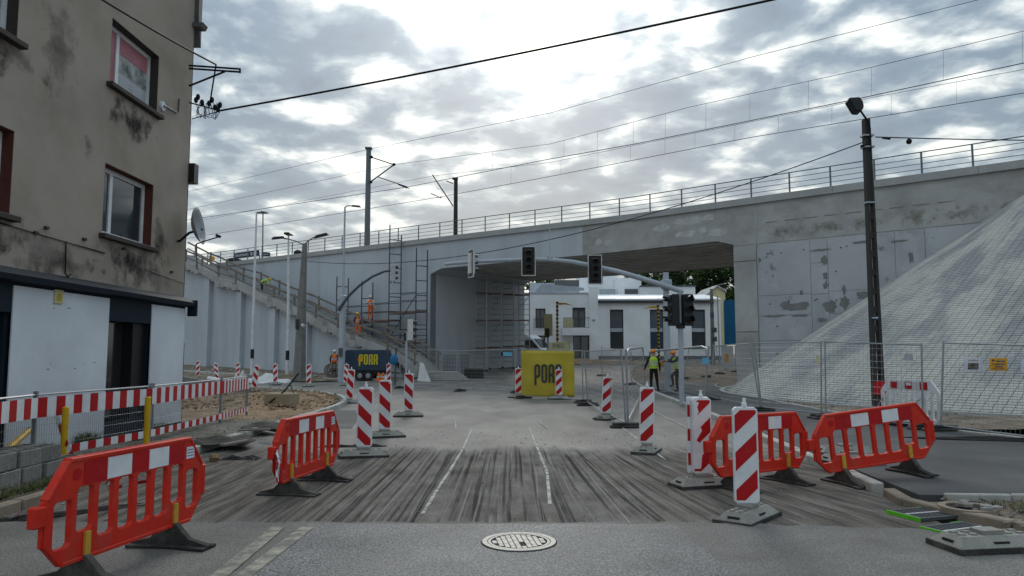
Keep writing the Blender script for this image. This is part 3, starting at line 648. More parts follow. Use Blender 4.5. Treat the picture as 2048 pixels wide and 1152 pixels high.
# ================================================================ LEFT TENEMENT (facade plane X=-7.4)
def wall_boxes(mb, L0, L1, z0, z1, ops, t, m=0):
    xs = sorted({L0, L1} | {v for o in ops for v in o[:2] if L0 < v < L1}); zs = sorted({z0, z1} | {v for o in ops for v in o[2:4] if z0 < v < z1})
    for a, b in zip(xs, xs[1:]):
        run = None
        for c, d in zip(zs, zs[1:]):
            mx, mz = (a + b) / 2, (c + d) / 2
            if any(o[0] < mx < o[1] and o[2] < mz < o[3] for o in ops):
                if run: mb.box((a, 0, run[0]), (b, t, run[1]), m); run = None
            else: run = (run[0], d) if run else (c, d)
        if run: mb.box((a, 0, run[0]), (b, t, run[1]), m)
    return mb
def window(parent, u0, u1, z0, z1, dep, fr=.07, mull=(.5,), frame='upvc', gl='glass', reveal=None, sill=True, trans=()):
    w = MB(); y = dep
    w.box((u0, y, z0), (u0 + fr, y + .06, z1)); w.box((u1 - fr, y, z0), (u1, y + .06, z1)); w.box((u0 + fr, y, z1 - fr), (u1 - fr, y + .06, z1)); w.box((u0 + fr, y, z0), (u1 - fr, y + .06, z0 + fr))
    for k in mull: c = u0 + (u1 - u0) * k; w.box((c - fr * .55, y + .003, z0 + fr), (c + fr * .55, y + .063, z1 - fr))
    o = w.build('window', M[frame], parent)
    ed = [u0 + fr] + [u0 + (u1 - u0) * k for k in mull] + [u1 - fr]
    for a, b in zip(ed, ed[1:]): MB().box((a + .004, y + .03, z0 + fr), (b - .004, y + .045, z1 - fr)).build('pane', M[gl], o)
    if sill: MB().box((u0 - .1, -.12, z0 - .09), (u1 + .1, dep, z0 - .003)).build('sill', M['sill'], o, bevel=.01)
    if reveal:
        r = MB(); r.box((u0 - .004, .004, z0), (u0 + .012, dep, z1)); r.box((u1 - .012, .004, z0), (u1 + .004, dep, z1)); r.box((u0, .004, z1 - .012), (u1, dep, z1 + .004)); r.build('reveal', M[reveal], o)
    return o
Y0 = 4.0; YE = 16.6
tn = thing('tenement_house', 'old three storey tenement with grey brown render and boarded shopfront', 'building', (-7.4, Y0, 0), R(90))
U = lambda Y: Y - Y0
ops = [(U(13.2), U(15.02), 6.62, 7.86), (U(13.2), U(15.02), 3.82, 5.12), (U(9.0), U(10.75), 3.68, 4.95), (U(9.0), U(10.68), 6.3, 7.6), (U(5.2), U(7.0), 3.7, 4.95), (U(5.2), U(7.0), 6.3, 7.6)]
wall_boxes(MB(), 0, U(YE), 2.84, 11.2, ops, .4).build('wall', M['stucco'], tn)
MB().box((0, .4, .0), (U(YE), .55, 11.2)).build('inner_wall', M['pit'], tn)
MB().box((U(YE) - .4, .4, 0), (U(YE), 9, 11.2)).build('end_wall', M['stucco'], tn)
MB().box((0, .4, 0), (.4, 9, 11.2)).build('end_wall', M['stucco'], tn)
# soot and leaching below the sills: the render itself has darkened there
def blot(u0, u1, z0, z1, m, k=15):
    c = ((u0 + u1) / 2, (z0 + z1) / 2); pts = []
    for a in range(k):
        t = 2 * math.pi * a / k; r = random.uniform(.72, 1.0); pts.append((c[0] + (u1 - u0) / 2 * r * math.copysign(abs(math.cos(t)) ** .6, math.cos(t)), -.004 - random.uniform(0, .003), c[1] + (z1 - z0) / 2 * r * math.copysign(abs(math.sin(t)) ** .6, math.sin(t))))
    return MB().quad(*pts).build('stain', m, tn)
def soft(name, col):                       # stain with ragged, broken edges
    m = mat(name, col, 2.0, .95, .4, 50, fine=.2); m2, b = nd(m); t = m2
    tcn = N(t, 'ShaderNodeTexCoord'); n = N(t, 'ShaderNodeTexNoise', i_Scale=2.6, i_Detail=9.0, i_Roughness=.65); t.links.new(tcn.outputs['Object'], n.inputs['Vector'])
    gen = vmth(t, 'SUBTRACT', tcn.outputs['Generated'], (.5, .5, .5)); ln = mth(t, 'MULTIPLY', vmth(t, 'LENGTH', vmth(t, 'MULTIPLY', gen.outputs[0], (1, 0, 1)).outputs[0]).outputs['Value'], 1.0)
    a = mth(t, 'ADD', mth(t, 'SUBTRACT', .52, mth(t, 'MULTIPLY', ln, 1.25)), mth(t, 'MULTIPLY', mth(t, 'SUBTRACT', n.outputs[0], .5), 1.7))
    al = ramp(t, a, [(.10, (0, 0, 0)), (.60, (.6,) * 3)]).outputs[0]; t.links.new(al, b.inputs['Alpha']); return m
SOOT = soft('soot_stain', (.035, .032, .03)); SOOT2 = soft('sill_soot', (.03, .027, .025)); PALE = soft('pale_plaster', (.33, .305, .27)); GREY = soft('grey_repair', (.15, .14, .125))
ALG = soft('damp_stain', (.23, .215, .165))
for k in range(7):
    a = sj - .3 - k * 1.9; P4 = [Q(a, -.004 - .0006 * k, 7.22), Q(a - 2.4, -.004 - .0006 * k, 7.22), Q(a - 2.4, -.004 - .0006 * k, 8.15), Q(a, -.004 - .0006 * k, 8.15)]; MB().quad(*P4).build('damp_stain', ALG, br, world=True)
for k in range(9):
    a = sj - .5 - k * .95; MB().quad(Q(a, -.012, 8.22), Q(a - random.uniform(.3, .8), -.012, 8.22), Q(a - .7, -.012, 8.25), Q(a, -.012, 8.26)).build('form_mark', M['grout'], br, world=True)
def rect(u0, u1, z0, z1, m, dy): MB().quad((u0, dy, z0), (u1, dy, z0), (u1, dy, z1), (u0, dy, z1)).build('stain', m, tn)
rect(U(12.6), U(16.4), 2.7, 4.1, SOOT, -.004); rect(U(13.0), U(15.4), 5.6, 6.75, SOOT, -.0045); rect(U(9.0), U(11.6), 5.6, 6.5, SOOT, -.005); rect(U(9.2), U(11.6), 2.9, 3.8, SOOT, -.0055)
rect(U(10.2), U(13.6), 2.75, 3.5, SOOT, -.006); rect(U(14.2), U(16.5), 2.85, 3.5, PALE, -.0065); rect(U(12.4), U(12.9), 4.9, 5.6, GREY, -.004); rect(U(10.8), U(12.3), 2.85, 3.8, PALE, -.0067)
rect(U(14.9), U(15.8), 3.2, 4.8, SOOT, -.007); rect(U(11.0), U(12.4), 5.5, 7.8, GREY, -.0072)
for (u0, u1, z0, z1) in ops:
    w = window(tn, u0, u1, z0, z1, .17, .095, (.30,), reveal='reveal' if z0 < 5 else 'sill'); rect(u0 - .1, u1 + .15, z0 - .85, z0 - .02, SOOT2, -.0078)
    if z0 > 6 and u1 > 5:
        a = u0 + (u1 - u0) * .30 + .06
        MB().box((a, .197, z1 - .42), (u1 - .09, .199, z1 - .09)).build('poster', M['poster'], w); MB().box((u0 + .09, .197, z0 + .09), (a - .12, .199, z1 - .09)).build('poster', M['poster'], w)
        MB().box((a, .197, z0 + .45), (u1 - .09, .199, z1 - .425)).build('poster', M['postergrey'], w); MB().box((a, .197, z0 + .09), (u1 - .09, .199, z0 + .447)).build('poster', M['posterpale'], w)
        for q in range(3): MB().box((a + .35, .1955, z0 + .2 + q * .06), (a + .35 + .3 - q * .05, .1965, z0 + .215 + q * .06)).build('print_line', M['postergrey'], w)
# shopfront
MB().box((0, -.05, 2.26), (U(YE) + .02, .38, 2.70)).build('fascia', M['navy'], tn)
o = MB(); o.prism([(0, -.05, 2.7), (0, -.22, 2.72), (0, -.24, 2.80), (0, .0, 2.93)], (U(YE) + .12, 0, 0)); o.build('cornice', M['navy'], tn)
MB().box((U(YE) + .12, -.26, 2.50), (U(YE) + .17, -.05, 2.86)).build('cornice_end', M['navy'], tn)
shop = [(U(4.2), U(8.4), .35, 2.26), (U(8.9), U(10.78), .35, 2.26), (U(13.46), U(15.02), .42, 2.26)]
wall_boxes(MB(), 0, U(YE), 0, 2.26, shop, .38).build('shop_wall', M['navy'], tn)
for (a, b, c, d) in shop: MB().box((a, .24, c), (b, .26, d)).build('shop_window', M['shopglass'], tn)
MB().box((U(13.46), .02, .36), (U(15.02), .23, .42)).build('shop_sill', M['navy'], tn)
MB().box((U(14.55), .05, .42), (U(15.0), .23, 2.25)).build('shutter', M['black'], tn)
for q in range(7): MB().box((U(13.6 + q * .13), .27, .45), (U(13.68 + q * .13), .34, .62 + (q * 37 % 5) * .03)).build('goods', M[('board', 'bluetank', 'posterpale')[q % 3]], tn)
for (a, b, z0, z1) in ((10.84, 13.44, .10, 2.66), (15.04, 16.56, .16, 2.66)):
    MB().box((U(a), -.075, z0), (U(b), -.05, z1)).build('white_board', M['board'], tn, bevel=.004)
    for q in range(9 if b < 14 else 0):
        u = U(random.uniform(a + .2, b - .2)); z = random.choice((1.45, 2.35, .5)) + random.uniform(-.05, .05); MB().box((u, -.077, z), (u + random.uniform(.02, .09), -.074, z + .012)).build('scuff', M['oldasph'], tn)
MB().box((U(11.78), -.1, 2.46), (U(12.0), -.074, 2.68)).build('notice', M['bannerpale'], tn); MB().box((U(11.83), -.103, 2.5), (U(11.95), -.099, 2.62)).build('notice_print', M['banner'], tn)
MB().box((U(16.5), -.06, .1), (U(16.62), .0, 1.9)).build('corner_post', M['black'], tn)
# cables and brackets on the facade
MB().tube([(0, -.02, 3.62), (U(9.5), -.02, 3.56), (U(11.9), -.025, 3.50), (U(13.3), -.02, 3.47)], .012, 5).build('facade_cable', M['cable'], tn)
MB().tube([(U(12.1), -.03, 3.5), (U(12.12), -.03, 3.15), (U(12.12), -.035, 2.98), (U(12.2), -.035, 2.92), (U(12.28), -.035, 2.98)], .012, 5).build('hook', M['cable'], tn)
MB().tube([(U(14.8), -.02, 3.35), (U(15.8), -.02, 3.28), (U(16.6), -.03, 3.24)], .01, 5).build('facade_cable', M['cable'], tn)
for y, z in ((11.3, 3.5), (11.55, 3.62), (12.6, 3.6), (15.2, 3.75), (13.9, 3.62), (15.9, 3.4)): MB().box((U(y), -.04, z), (U(y) + .09, .0, z + .045)).build('anchor', M['sill'], tn)
MB().tube([(U(16.64), .05, 2.9), (U(16.64), .05, 11.1)], .05, 8).build('downpipe', M['zinc'], tn)
MB().box((U(16.6), -.14, 5.55), (U(16.82), .12, 6.0)).build('wall_box', M['black'], tn)
MB().prism([(U(16.5), -.25, 9.3), (U(16.5), .5, 9.3), (U(16.5), .5, 9.2), (U(16.5), -.2, 9.2)], (.28, 0, 0)).build('eave_ledge', M['zinc'], tn)
MB().prism([(U(16.6), -.1, 9.5), (U(16.78), -.1, 8.8), (U(16.78), -.1, 10.8), (U(16.6), -.1, 10.8)], (0, .3, 0)).build('gable_trim', M['zinc'], tn)
rf = MB(); rf.prism([(-.3, -.5, 11.2), (-.3, 9.4, 11.2), (-.3, 4.5, 14.4)], (U(YE) + .6, 0, 0)); rf.build('roof', M['darkroof'], tn)
MB().tube([(U(15.2), -.06, 6.86), (U(15.35), -.06, 6.88), (U(15.75), -.06, 6.9), (U(15.85), -.06, 6.95), (U(15.86), -.06, 7.25)], .022, 6).build('wall_hook', M['dsteel'], tn)
MB().tube([(U(15.2), -.05, 6.86), (U(15.2), .0, 6.86)], .1, 12).build('hook_plate', M['board'], tn)

# ================================================================ WHITE BUILDING beyond the bridge (facade Y=70)
WY = 70.0; WX = gy(1030, 650, WY).x
wb = thing('white_office_block', 'white modern two storey building with tall windows beyond the bridge', 'building', (WX, WY, G(WY)))
bx = lambda px, yy=WY: gy(px, 650, yy).x - WX
bz = lambda py, yy=WY: gy(1100, py, yy).z - G(WY)
def rct(a, b, c, d): return (bx(a), bx(b), max(.05, bz(d)), bz(c))
opA = [rct(1071, 1091, 617, 655), rct(1145, 1171, 615, 656), rct(1071, 1091, 671, 708), rct(1146, 1178, 671, 718)]
wall_boxes(MB(), bx(1030), bx(1195), 0, bz(588), opA, .4).build('wall', M['white'], wb)
opB = [rct(1220, 1247, 619, 698), rct(1300, 1327, 619, 698), rct(1383, 1411, 619, 698)]
wall_boxes(MB(), bx(1195) + .01, bx(1442), 0, bz(603), opB, .4).build('wall', M['white'], wb)
for o in opA[:3]: window(wb, *o, .15, .09, (.5,), frame='darkroof', sill=False)
for o in opB:
    w = window(wb, *o, .2, .08, (), frame='darkroof', sill=False); h = (o[2] + o[3]) / 2
    MB().box((o[0] + .05, .15, h - .25), (o[1] - .05, .3, h + .1)).build('spandrel', M['mastgrey'], w); MB().box((o[0] + .09, .215, h + .12), (o[1] - .09, .225, o[3] - .09)).build('pane', M['skypaintglass'], w)  # extra pane over the upper half, sky reflection put into its colour
dr = window(wb, *opA[3], .3, .1, (.5,), frame='dsteel', sill=False)
MB().box((bx(1145), .45, 0), (bx(1179), .5, bz(669))).build('porch_back', M['glass'], wb)
# slatted wall fields
for (a, b) in ((1257, 1283), (1342, 1370)):
    for q in range(11):
        z = bz(690) + q * (bz(622) - bz(690)) / 11; MB().box((bx(a), -.03, z), (bx(b), -.003, z + .24)).build('slat', M['white'], wb)
# balcony and window rails
MB().box((bx(1123), -1.0, bz(671)), (bx(1179), -.003, bz(656))).build('balcony', M['white'], wb)
def grille(u0, u1, z0, z1, y, nm='balcony_rail'):
    g = MB(); g.box((u0, y, z1 - .05), (u1, y + .05, z1)); g.box((u0, y, z0), (u1, y + .04, z0 + .04)); k = int((u1 - u0) / .14)
    for i in range(k + 1): x = u0 + (u1 - u0) * i / k; g.box((x - .012, y, z0), (x + .012, y + .03, z1))
    g.build(nm, M['dsteel'], wb)
grille(bx(1125), bx(1178), bz(656), bz(636), -.95); grille(bx(1068), bx(1094), bz(656), bz(637), -.14)
MB().box((bx(1125), -.93, bz(655)), (bx(1145), -.90, bz(638))).build('balcony_screen', M['bannerpale'], wb)
MB().box((bx(1178), -.25, 0), (bx(1196), .1, bz(574))).build('pillar', M['white'], wb)
MB().box((bx(1030), -.06, bz(588)), (bx(1177), .5, bz(585))).build('parapet_cap', M['mastgrey'], wb)
MB().box((bx(1196), -.35, bz(606)), (bx(1424), .4, bz(601))).build('eave', M['darkroof'], wb)
MB().prism([(bx(1197), -.3, bz(600)), (bx(1442), -.3, bz(600)), (bx(1442), 4.5, bz(584)), (bx(1197), 4.5, bz(584))], (0, 0, .12)).build('roof', M['roofsheet'], wb)
MB().box((bx(1030), .4, 0), (bx(1442), 14, bz(605))).build('core', M['white'], wb)
MB().box((bx(1030), -.1, -.2), (bx(1144), -.003, .32)).build('plinth', M['zinc'], wb); MB().box((bx(1180), -.1, -.2), (bx(1442), -.003, .32)).build('plinth', M['zinc'], wb)
# storey set back behind the roof
Y2 = 78.0
def back(a, b, c, d, m, nm='upper_wall', yy=Y2, th=5): return MB().box((bx(a, yy), yy - WY, bz(d, yy)), (bx(b, yy), yy - WY + th, bz(c, yy))).build(nm, M[m], wb)
back(1160, 1238, 545, 600, 'white'); back(1232, 1284, 556, 600, 'white', yy=77); back(1284, 1392, 572, 600, 'white', yy=76); back(1284, 1394, 570, 573, 'darkroof', 'upper_eave', 75.8)
back(1060, 1160, 566, 600, 'mastgrey', 'upper_wall', 79); back(1178, 1206, 546, 567, 'glass', 'upper_window', 77.9, .2); back(1250, 1277, 578, 588, 'glass', 'upper_window', 76.9, .2); back(1110, 1160, 560, 572, 'glass', 'upper_window', 78.9, .2)
for a, b in ((1200, 1232), (1236, 1250)): back(a, b, 578, 590, 'mastgrey' if a < 1210 else 'white', 'roof_light', 76, .6)
MB().prism([(bx(1066), .5, bz(588)), (bx(1170), .5, bz(580)), (bx(1170), .5, bz(575)), (bx(1085), .5, bz(566))], (0, .3, 0)).build('stair_flank', M['mastgrey'], wb)
c = (bx(1187), -.28, bz(640)); MB().ball(c, .14).build('wall_camera', M['mastgrey'], wb)
gb = thing('gabled_shed', 'low shed with pale gable and beige wall beside the white building', 'building', (gy(1425, 650, 74).x, 74, G(74)))
gx = lambda px: gy(px, 650, 74).x - gb.location.x; gzz = lambda py: gy(1425, py, 74).z - G(74)
MB().prism([(gx(1412), 0, 0), (gx(1452), 0, 0), (gx(1452), 0, gzz(585)), (gx(1436), 0, gzz(574)), (gx(1410), 0, gzz(597))], (0, 6, 0)).build('wall', M['bannerpale'], gb)
MB().prism([(gx(1408), -.2, gzz(598)), (gx(1436), -.2, gzz(574)), (gx(1454), -.2, gzz(585)), (gx(1454), -.2, gzz(582)), (gx(1436), -.2, gzz(570)), (gx(1406), -.2, gzz(595))], (0, 6.4, 0)).build('roof', M['coping'], gb)
hd = thing('blue_hoarding', 'tall blue panel hoarding with white poster boards at its foot', 'hoarding', (*gy(1460, 735, 55).xy, G(55)))
hx = lambda px: gy(px, 650, 55).x - hd.location.x; hzz = lambda py: gy(1460, py, 55).z - G(55)
for i in range(4): MB().box((hx(1449) + i * .62 + .005, 0, hzz(690)), (hx(1449) + (i + 1) * .62 - .005, .08, hzz(600))).build('panel', M['blue'], hd)
for i in range(2): MB().box((hx(1440) + i * 1.0 + .02, -.1, .1), (hx(1440) + i * 1.0 + .92, -.04, hzz(692))).build('poster_board', M['board'], hd); MB().box((hx(1440) + i * 1.0 + .25, -.11, .5), (hx(1440) + i * 1.0 + .55, -.101, 1.2)).build('poster_print', M['amber'], hd)
for i in range(3): MB().box((hx(1449) + i * 1.1, .08, 0), (hx(1449) + i * 1.1 + .1, .2, hzz(605))).build('post', M['steel'], hd)
# far background: low houses and trees close the view on both sides of the white block
def tree(px, Y, ztop, rx, label, seed, low=.25):
    r = random.Random(seed); x = gy(px, 650, Y).x; g = G(Y); t = thing('leafy_tree', label, 'tree', (x, Y, g), 0, 'trees behind the white building'); H_ = ztop - g
    tr = MB(); tr.tube([(0, 0, -.2), (.1, 0, H_ * .3), (.0, .1, H_ * .6), (.1, 0, H_ * .85)], [.3, .24, .15, .05], 8)
    for k in range(7):
        a = r.uniform(0, 6.28); z = H_ * r.uniform(.3, .65); tr.tube([(0, 0, z), (math.cos(a) * rx * .4, math.sin(a) * rx * .4, z + H_ * .12), (math.cos(a) * rx * .75, math.sin(a) * rx * .75, z + H_ * .2)], [.1, .06, .02], 5)
    tr.build('trunk', M['bark'], t)
    cr = MB(); cl_ = [(r.gauss(0, .42) * rx, r.gauss(0, .42) * rx, H_ * (low + (1 - low) * r.uniform(.12, .95)), r.uniform(.5, 1.25)) for _ in range(46)]
    for (cx_, cy_, cz_, cr_) in cl_:
        for q in range(130):
            v = Vector((r.gauss(0, 1), r.gauss(0, 1), r.gauss(0, 1))).normalized() * cr_ * r.uniform(.55, 1.05); c = Vector((cx_, cy_, cz_)) + v * Vector((1.1, 1.1, .8)).length / 1.73
            s_ = r.uniform(.14, .30); u = Vector((r.gauss(0, 1), r.gauss(0, 1), r.gauss(0, 1))).normalized(); w = u.orthogonal().normalized()
            cr.quad(c - u * s_, c + w * s_ * .6, c + u * s_, c - w * s_ * .6)
    cr.build('crown', M['leaf'], t, fix=False)
for i, (px, Y, zt, rx, lb) in enumerate([(1290, 96, 12.5, 2.6, 'leafy tree rising above the flat roof extension'), (1345, 92, 14.0, 3.4, 'broad leafy tree behind the signal mast and white building'), (1400, 95, 13.0, 3.0, 'leafy tree behind the pair of black signal heads'), (1445, 90, 14.5, 3.6, 'dark dense tree behind the gabled shed'), (1490, 84, 12.5, 3.4, 'tree above the blue hoarding beside the abutment'), (1095, 110, 13.0, 3.0, 'tree top showing left of the set back storey')]): tree(px, Y, zt, rx, lb, i)
# ================================================================ DELINEATOR BOARDS
def foot_base(mb, L=.78, Wd=.40, top=.12):              # recycled rubber foot: bevelled block with grips
    mb.prism([(-L / 2, -Wd / 2, .0), (L / 2, -Wd / 2, .0), (L / 2, Wd / 2, .0), (-L / 2, Wd / 2, .0)], (0, 0, .045), 1)
    i = len(mb.v); a, b = .02, .10
    mb.v += [Vector(q) for q in ((-L / 2 + a, -Wd / 2 + a, .045), (L / 2 - a, -Wd / 2 + a, .045), (L / 2 - a, Wd / 2 - a, .045), (-L / 2 + a, Wd / 2 - a, .045), (-L / 2 + b, -Wd / 2 + b, top), (L / 2 - b, -Wd / 2 + b, top), (L / 2 - b, Wd / 2 - b, top), (-L / 2 + b, Wd / 2 - b, top))]
    for f in ((4, 5, 6, 7), (0, 1, 5, 4), (1, 2, 6, 5), (2, 3, 7, 6), (3, 0, 4, 7)): mb.f.append(tuple(i + k for k in f)); mb.m.append(0)
    for k in range(6):
        x = -L / 2 + .14 + k * (L - .28) / 5
        if abs(x) > .09: mb.box((x - .03, -.06, top - .01), (x + .03, -.02, top + .012), 0); mb.box((x - .03, .03, top - .01), (x + .03, .07, top + .012), 0)
    mb.box((-.07, -Wd / 2 + .045, .06), (.07, -Wd / 2 + .062, .085), 2); mb.box((-L / 2 + .04, -.06, .06), (-L / 2 + .058, .06, .085), 2); mb.box((L / 2 - .058, -.06, .06), (L / 2 - .04, .06, .085), 2)
    mb.box((-.10, -.07, top), (.10, .07, top + .035), 0)
    return mb
FOOT = {}
def delineator(px, pyb, h, label, dirn, rz=0.0, lean=(0, 0), group=None, simple=False, worn=False, zb=.16, brz=None, kind='full', wdt=.25):
    loc = ge(px, pyb, zb); g = loc.z - zb; loc = Vector((loc.x, loc.y, g))
    t = thing('guide_board', label, 'guide board', loc, rz, group)
    fb = foot_base(MB()).build('foot', [M['base'], M['rubber'], M['pit']], t, bevel=0)
    fb.rotation_euler[2] = R(90) if brz is None else brz
    bd = MB(); w, hh = wdt, h; z0 = .16
    bd.prism([(-w / 2, 0, z0 + .02), (-w / 2 + .03, 0, z0), (w / 2 - .03, 0, z0), (w / 2, 0, z0 + .02), (w / 2, 0, z0 + hh - .03), (w / 2 - .03, 0, z0 + hh), (-w / 2 + .03, 0, z0 + hh), (-w / 2, 0, z0 + hh - .03)], (0, .045, 0))
    b = bd.build('board', M['signwhite'], t, bevel=.006)
    nk = MB(); nk.prism([(-w / 2 + .02, .01, z0), (w / 2 - .02, .01, z0), (.035, .01, z0 - .06), (-.035, .01, z0 - .06)], (0, .03, 0)); nk.tube([(0, .022, z0 - .06), (0, .022, z0 - .15)], .025, 8); nk.build('stem', M['signwhite'], b)
    MB().lathe([(.028, z0 + hh - .002), (.026, z0 + hh + .04), (.019, z0 + hh + .045), (.017, z0 + hh + .09)], (0, .022, 0), 10).build('spigot', M['signwhite'], b)
    # red bands, cut to the board
    iw = w / 2 - .018; zl, zh = z0 + .03, z0 + hh - .03; sl_ = 2 * iw * .95; per = (zh - zl) / 2.42; s = 1 if dirn == '/' else -1
    def line(x, c): return c + s * (x / (2 * iw)) * sl_
    for k in range(-1, 4):
        c0 = zl + per * k + sl_ / 2 * .18; c1 = c0 + per / 2
        if s > 0: c0 += 0
        poly = [(-iw, line(-iw, c0)), (iw, line(iw, c0)), (iw, line(iw, c1)), (-iw, line(-iw, c1))]
        for f in (lambda q: q[1] - zl, lambda q: zh - q[1]):
            out = []
            for i, a in enumerate(poly):
                e = poly[(i + 1) % len(poly)]; fa, fe = f(a), f(e)
                if fa >= 0: out.append(a)
                if fa * fe < 0: u = fa / (fa - fe); out.append((a[0] + (e[0] - a[0]) * u, a[1] + (e[1] - a[1]) * u))
            poly = out
            if len(poly) < 3: break
        if len(poly) >= 3:
            MB().prism([(x, -.003, z) for x, z in poly], (0, .0025, 0)).build('red_band', M['signred'], b)
            if not simple: MB().prism([(x, .0455, z) for x, z in poly], (0, .0025, 0)).build('red_band', M['signred'], b)
    if worn:
        r = random.Random(5); pts = [(-iw, z0 + .06)]
        for k in range(15): pts.append((-iw + r.uniform(.03, .11), z0 + .06 + k * (hh - .12) / 14))
        pts.append((-iw, z0 + hh - .04)); MB().prism([(x, -.006, z) for x, z in pts], (0, .0025, 0)).build('scraped_edge', M['signwhite'], b)
        bd = MB(); bd.box((-w / 2 - .05, .05, z0), (w / 2 - .02, .09, z0 + hh + .01)); bd.build('spare_board', M['signwhite'], t, bevel=.01)
        for k in range(3): MB().box((-w / 2 - .045, .047, z0 + .1 + k * .3), (-w / 2 - .01, .0495, z0 + .25 + k * .3)).build('red_band', M['signred'], t)
    t.rotation_euler = (lean[0], lean[1], rz); return t
GB = 'guide boards along the lane'
delineator(1495, 1008, .955, 'tallest clean guide board standing in front of the red barrier beside the trench', '/', R(-2), brz=R(52))
delineator(1406, 948, .94, 'battered guide board with scraped edge and a second board behind it', '/', R(4), worn=True, brz=R(12))
delineator(1293, 886, .93, 'guide board beside the fence panel next to the walkway kerb', '/', R(0), brz=R(70), lean=(0, R(1.5)))
delineator(1212, 826, .91, 'guide board at the black fence foot before the workers', '/', R(0), brz=R(60), lean=(0, R(3)))
delineator(1118, 790, .93, 'guide board in front of the last letter of the yellow banner', '/', R(0), brz=R(15))
delineator(1037, 787, .95, 'guide board at the free edge of the yellow banner', '/', R(0), brz=R(10))
delineator(727, 894, .95, 'guide board standing right beside the smaller red barrier', '\\', R(3), brz=R(15), lean=(0, R(1)))
delineator(769, 859, .97, 'second guide board after the smaller red barrier on the lane edge', '\\', R(2), brz=R(20))
delineator(817, 821, .98, 'guide board nearest the low signal post on the lane edge', '\\', R(0), brz=R(5))
delineator(698, 797, .97, 'guide board at the tip of the curved kerb island', '\\', R(0), lean=(0, R(3)), brz=R(5))
FAR = 'guide boards beyond the side street'
delineator(691, 765, .95, 'guide board standing before the worker beside the navy generator', '\\', simple=True, lean=(0, R(2)))
delineator(777, 763, .95, 'guide board in front of the orange cones by the generator', '/', simple=True)
delineator(617, 767, .95, 'guide board beside the foot of the concrete pole with two lamps', '/', simple=True)
delineator(551, 764, .95, 'guide board at the end of the white tarpaulin', '/', simple=True, lean=(0, R(-2)))
delineator(507, 775, .97, 'leaning guide board behind the corner of the striped low fence', '\\', simple=True, lean=(0, R(6)))
delineator(473, 756, .9, 'guide board beside the toppled white sacks', '/', simple=True, lean=(0, R(5)))
delineator(435, 757, .9, 'tilted guide board leaning over the white pipe', '\\', simple=True, lean=(0, R(-9)))
delineator(395, 752, .92, 'guide board close to the corner of the tenement and stair wall', '/', simple=True)
# loose feet
def loose_foot(loc, rz, label, tilt=0.0):
    o = foot_base(MB(), .82, .42).build('loose_board_foot', [M['base'], M['rubber'], M['pit']]); o.location = loc; o.rotation_euler = (0, tilt, rz); return tag(o, label, 'rubber foot', 'loose feet lying about')
loose_foot(gz(1975, 1095, .032), R(8), 'loose pale guide board foot lying on the asphalt beside the green taped drain')
loose_foot(gz(1690, 908, .11), R(-4), 'loose guide board foot lying on the walkway behind the red barrier')
loose_foot(gz(1700, 925, .11), R(5), 'second loose foot lying against the walkway kerb')

# ================================================================ RED PLASTIC BARRIERS
def barrier_panel(mb, L=1.75, z0=.17, z1=.88, dp=.05, slats=8):
    """moulded panel: chamfered outline, eight upright bars, sunk band for the reflective strips"""
    h = z1 - z0; band = .20; low = .13; side = .07
    out = [(-L / 2, z0 + .16), (-L / 2 + .15, z0), (L / 2 - .15, z0), (L / 2, z0 + .16), (L / 2, z1 - .25), (L / 2 - .19, z1), (-L / 2 + .19, z1), (-L / 2, z1 - .25)]
    Z0, Z1 = z0 + low, z1 - band; x0, x1 = -L / 2 + side, L / 2 - side; n = slats; bar = .052
    gap = ((x1 - x0) - bar * (n - 1)) / n
    holes = []
    for k in range(n):
        a = x0 + k * (gap + bar); b = a + gap; e = .022; lo = Z0 + (.07 if k in (1, n - 2) else (-.01 if k in (0, n - 1) else 0)); hi = Z1 - (.07 if k in (0, n - 1) else 0)
        holes.append([(a + e, lo), (b - e, lo), (b, lo + e), (b, hi - e), (b - e, hi), (a + e, hi), (a, hi - e), (a, lo + e)])
    bm = bmesh.new()
    def loop(pts):
        vs = [bm.verts.new((x, -dp / 2, z)) for x, z in pts]; return [bm.edges.new((vs[i], vs[(i + 1) % len(vs)])) for i in range(len(vs))]
    ed = loop(out)
    for hpts in holes: ed += loop(hpts)
    bmesh.ops.triangle_fill(bm, use_beauty=True, use_dissolve=False, edges=ed)
    r = bmesh.ops.extrude_face_region(bm, geom=bm.faces[:])
    bmesh.ops.translate(bm, verts=[g for g in r['geom'] if isinstance(g, bmesh.types.BMVert)], vec=(0, dp, 0))
    bmesh.ops.recalc_face_normals(bm, faces=bm.faces)
    i = len(mb.v); bm.verts.ensure_lookup_table()
    for v in bm.verts: mb.v.append(v.co.copy())
    for f in bm.faces: mb.f.append(tuple(i + v.index for v in f.verts)); mb.m.append(0)
    bm.free(); return out
